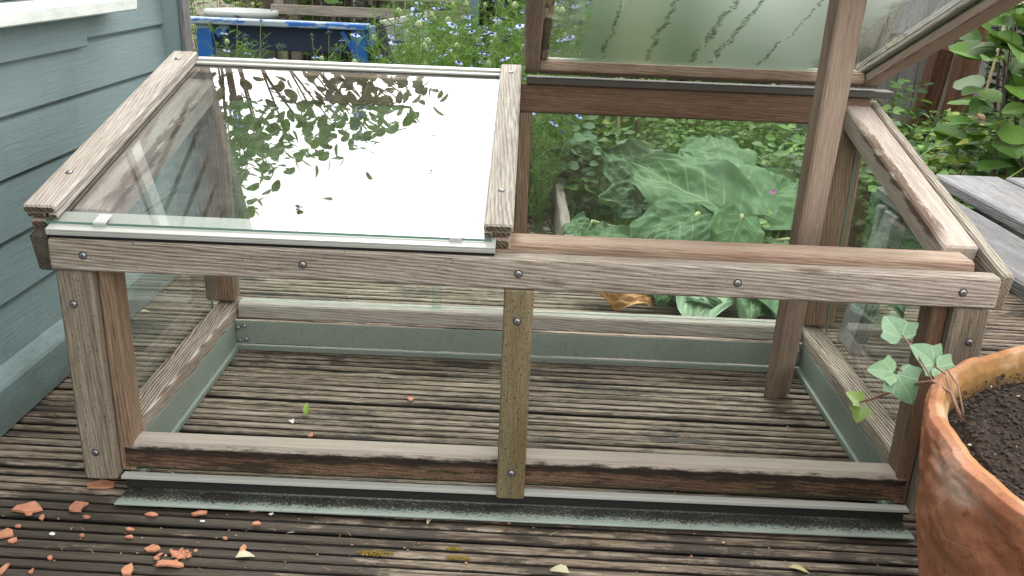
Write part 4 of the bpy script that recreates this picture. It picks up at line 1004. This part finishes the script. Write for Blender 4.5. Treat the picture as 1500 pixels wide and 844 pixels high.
# right-hand growth
bush('hazel_bush', 'hazel bush with large bright serrated leaves at the right edge', 'bush', None, (1.66, 1.75, 0), .42, 1.10, 210, .135, .105, ['leaf_bright', 'leaf_mid'], 18, prof=(.2, .85, 1., .8, .1), stem='bark')
gl = [((1.02, 1.75), .28, .30), ((1.30, 1.55), .30, .33), ((1.55, 1.25), .3, .36), ((1.42, 2.05), .34, .38), ((1.15, 2.25), .3, .34), ((1.80, 2.2), .36, .46), ((1.45, .95), .28, .26), ((1.85, 1.35), .32, .42), ((1.62, 2.7), .36, .40)]
gls = ['low bramble clump just past the rear corner of the frame', 'bramble clump behind the far end of the grey bench', 'bramble clump right of the grey bench end', 'yellowing bramble clump before the red brown posts', 'low bramble clump behind the frame corner plants', 'tall bramble clump beneath the hazel leaves', 'bramble clump at the right edge beside the bench', 'bramble clump under the right hand hazel leaves', 'bramble clump at the foot of the grey fence']
for (c, r_, h), lb in zip(gl, gls):
    bush('bramble_clump', lb, 'bramble', 'bramble clumps right of the cold frame', c, r_, h + .06, 360, .052, .036, ['leaf_mid', 'leaf_bright', 'leaf_mid', 'leaf_yellow'] if 'yellow' in lb else ['leaf_mid', 'leaf_bright', 'leaf_dark'], 30, prof=OV)
bush('ivy_hedge', 'dark ivy hedge in shade behind the red brown posts', 'hedge', None, (2.40, 2.95, 0), .52, 1.8, 3600, .07, .06, ['leaf_dark', 'leaf_dark', 'leaf_mid'], 60, prof=RD, stem='bark')
bush('ivy_hedge', 'dark ivy hedge beyond the right end of the bench', 'hedge', None, (2.75, 1.9, 0), .6, 1.8, 2400, .07, .06, ['leaf_dark', 'leaf_dark', 'leaf_mid'], 50, prof=RD, stem='bark')
bush('garden_hedge', 'tall green hedge at the end of the garden behind the flowers', 'hedge', None, (-.1, 4.9, 0), .85, 2.7, 2600, .09, .06, ['leaf_mid', 'leaf_dark'], 60, prof=OV, stem='bark')
bush('garden_hedge', 'tall green hedge behind the grey potting table', 'hedge', None, (-1.3, 4.6, 0), .75, 1.9, 1700, .085, .055, ['leaf_dark', 'leaf_mid'], 60, prof=OV, stem='bark')
bush('garden_hedge', 'green hedge far behind the pale tub', 'hedge', None, (-2.4, 4.0, 0), .6, 1.5, 1600, .085, .055, ['leaf_dark', 'leaf_mid', 'leaf_brown'], 50, prof=OV, stem='bark')
for p0, p1, p2, lb in (((1.16, 1.55, -.07), (1.17, 1.5, .28), (1.36, 1.55, .40), 'bare bending flower stem with a spent brown head above the side board'), ((1.33, 1.2, -.07), (1.30, 1.2, .30), (1.45, 1.15, .46), 'long stem with a fluffy seed head above the bench')):
    o = thing('spent_flower', lb, 'flower', p0, None)
    m = MB(); m.tube([p0, p1, p2], [.003, .0025, .0018], 6); m.build('stem', M['stem'], o, True)
    m = MB(); m.lathe(p2, (.5, 0, .5), [(.003, -.004), (.012, .002), (.014, .010), (.004, .016)], 9)
    for k in range(30):
        t = rnd.uniform(0, 6.28); m.blade(p2, Vector(p2) + Vector((rnd.gauss(0, .012), rnd.gauss(0, .012), rnd.gauss(.006, .012))), .0015, .5)
    m.build('seed_head', M['seedhead'], o)
# gravel right of the deck, lawn
m = MB()
for i in range(2600):
    x, y = rnd.uniform(.9, 1.9), rnd.uniform(.98, 1.7); s = rnd.uniform(.007, .016); crumb(m, x, y, -.068, s, 0, .6)
for i in range(900):
    x, y = rnd.uniform(-.15, .10), rnd.uniform(1.02, 1.9); crumb(m, x, y, -.070, rnd.uniform(.006, .018), rnd.choice((0, 1, 1)), .35)
tag(m.build('gravel', [M['pebble'], M['seedhead']]), 'beige pebbles and bark chips beyond the edge of the decking', 'gravel', None, 'stuff')
m = MB()
for i in range(30000):
    y = rnd.uniform(1.25, 5.2); x = rnd.uniform(-1.7, 2.0)
    if y < 2.0 and (-.18 < x < .12 or x > .9): continue
    h = rnd.uniform(.04, .15) * (1.3 if y > 2.0 else .7); a = rnd.uniform(0, 6.28)
    m.blade((x, y, -.078), (x + math.cos(a) * h * .5, y + math.sin(a) * h * .5, -.075 + h), .006)
tag(m.build('grass', M['grassm']), 'rough green grass and weeds in the garden bed', 'grass', None, 'stuff')

# tree whose crown mirrors in the closed lid
TR = thing('vine_leaved_tree', 'round leaved tree rising behind the shed, mirrored in the closed lid', 'tree', (-2.35, 4.75, -.075))
m = MB(); m.tube([(-2.35, 4.75, -.075), (-2.3, 4.7, 1.2), (-2.15, 4.65, 2.2), (-2.0, 4.6, 3.1)], [.10, .085, .06, .03], 10); m.build('trunk', M['bark'], TR, True)
lm = MB(); cr = MB(); src = Vector((-.36, .36, .51))
for i in range(40):
    az = rnd.uniform(-29, -6.5); t = max(0, min(1, (az + 22) / 15)); top = 40.4 + (36.8 - 40.4) * t
    el = top - abs(rnd.gauss(0, 3.6)) - .3 - max(0, (az + 22)) * 0
    dist = rnd.uniform(4.3, 5.2); e, a = R(el), R(az)
    c = src + Vector((math.sin(a) * math.cos(e), math.cos(a) * math.cos(e), math.sin(e))) * dist
    st = Vector((-2.15, 4.65, rnd.uniform(1.6, 2.8))); md = st.lerp(c, .55) + Vector((0, 0, .12))
    lm.tube([st, md, c], [.018, .010, .004], 5)
    for k in range(rnd.randrange(16, 34)):
        q = c + Vector((rnd.gauss(0, .15), rnd.gauss(0, .17), rnd.gauss(0, .10)))
        a2 = rnd.uniform(0, 6.28); d = Vector((math.cos(a2), math.sin(a2), -.5)); sz = rnd.uniform(.06, .10)
        cr.leaf(q, d, (rnd.gauss(0, .5), -.9 + rnd.gauss(0, .4), .7), sz, sz * .95, None, .15, .08, 0, prof=RD)
lm.build('limbs', M['bark'], TR, True); cr.build('crown', M['leaf_mid'], TR)

# ------------------------------------------------------------------ camera, light
cd = bpy.data.cameras.new('camera'); cam = bpy.data.objects.new('camera', cd); col.objects.link(cam)
yaw, pit, rol, f = -.0051, -.3524, .0405, 1323.7828
fw = Vector((math.sin(yaw) * math.cos(pit), math.cos(yaw) * math.cos(pit), math.sin(pit)))
rt = Vector((math.cos(yaw), -math.sin(yaw), 0)); up = rt.cross(fw)
r2 = rt * math.cos(rol) + up * math.sin(rol); u2 = -rt * math.sin(rol) + up * math.cos(rol)
cam.matrix_world = Matrix(((r2.x, u2.x, -fw.x, -.008), (r2.y, u2.y, -fw.y, -1.1995), (r2.z, u2.z, -fw.z, .8067), (0, 0, 0, 1)))
cd.sensor_width = 36; cd.lens = 36 * f / 1500; cd.clip_start = .02; cd.clip_end = 300
scene.camera = cam

SUN_EL, SUN_AZ = R(52), R(-8)     # azimuth from +Y clockwise
w = bpy.data.worlds.new('World'); scene.world = w; w.use_nodes = True
nt = w.node_tree; bg = nt.nodes['Background']
sky = nt.nodes.new('ShaderNodeTexSky'); sky.sky_type = 'NISHITA'; sky.sun_disc = False
sky.sun_elevation = SUN_EL; sky.sun_rotation = SUN_AZ
tc = nt.nodes.new('ShaderNodeTexCoord'); nz = nt.nodes.new('ShaderNodeTexNoise'); nz.inputs['Scale'].default_value = 2.2; nz.inputs['Detail'].default_value = 5
nt.links.new(tc.outputs['Generated'], nz.inputs['Vector'])
cr_ = nt.nodes.new('ShaderNodeValToRGB'); cr_.color_ramp.elements[0].position = .3; cr_.color_ramp.elements[0].color = (10.7, 10.45, 10.1, 1); cr_.color_ramp.elements[1].position = .7; cr_.color_ramp.elements[1].color = (13.4, 13.1, 12.7, 1)
nt.links.new(nz.outputs[0], cr_.inputs[0])
mx = nt.nodes.new('ShaderNodeMix'); mx.data_type = 'RGBA'; mx.inputs[0].default_value = .88
nt.links.new(sky.outputs[0], mx.inputs[6]); nt.links.new(cr_.outputs[0], mx.inputs[7]); 
# sky lobe added round the sun so the closed lid mirrors white
vd = nt.nodes.new('ShaderNodeVectorMath'); vd.operation = 'DOT_PRODUCT'; nt.links.new(tc.outputs['Generated'], vd.inputs[0])
vd.inputs[1].default_value = (math.sin(SUN_AZ) * math.cos(SUN_EL), math.cos(SUN_AZ) * math.cos(SUN_EL), math.sin(SUN_EL))
mr = nt.nodes.new('ShaderNodeMapRange'); mr.interpolation_type = 'SMOOTHSTEP'; nt.links.new(vd.outputs['Value'], mr.inputs[0])
for k_, v_ in ((1, .45), (2, 1.0), (3, .92), (4, 1.75)): mr.inputs[k_].default_value = v_
vs2 = nt.nodes.new('ShaderNodeVectorMath'); vs2.operation = 'SCALE'; nt.links.new(mx.outputs[2], vs2.inputs[0]); nt.links.new(mr.outputs[0], vs2.inputs['Scale'])
nt.links.new(vs2.outputs[0], bg.inputs['Color'])
bg.inputs['Strength'].default_value = .14
sl = bpy.data.lights.new('sun', 'SUN'); sl.energy = 1.0; sl.angle = R(14); sl.color = (1, .965, .92)
so = bpy.data.objects.new('sun', sl); col.objects.link(so)
sd_ = Vector((math.sin(SUN_AZ) * math.cos(SUN_EL), math.cos(SUN_AZ) * math.cos(SUN_EL), math.sin(SUN_EL)))
so.rotation_euler = sd_.to_track_quat('Z', 'Y').to_euler()

scene.render.engine = 'CYCLES'
cy = scene.cycles
cy.use_denoising = True; cy.denoising_prefilter = 'NONE'
cy.max_bounces = 8; cy.diffuse_bounces = 3; cy.glossy_bounces = 4; cy.transmission_bounces = 6; cy.transparent_max_bounces = 24
cy.caustics_reflective = False; cy.caustics_refractive = False; cy.sample_clamp_indirect = 6
vs_ = scene.view_settings
vs_.view_transform = 'Standard'; vs_.look = 'None'; vs_.gamma = 1; vs_.exposure = .92
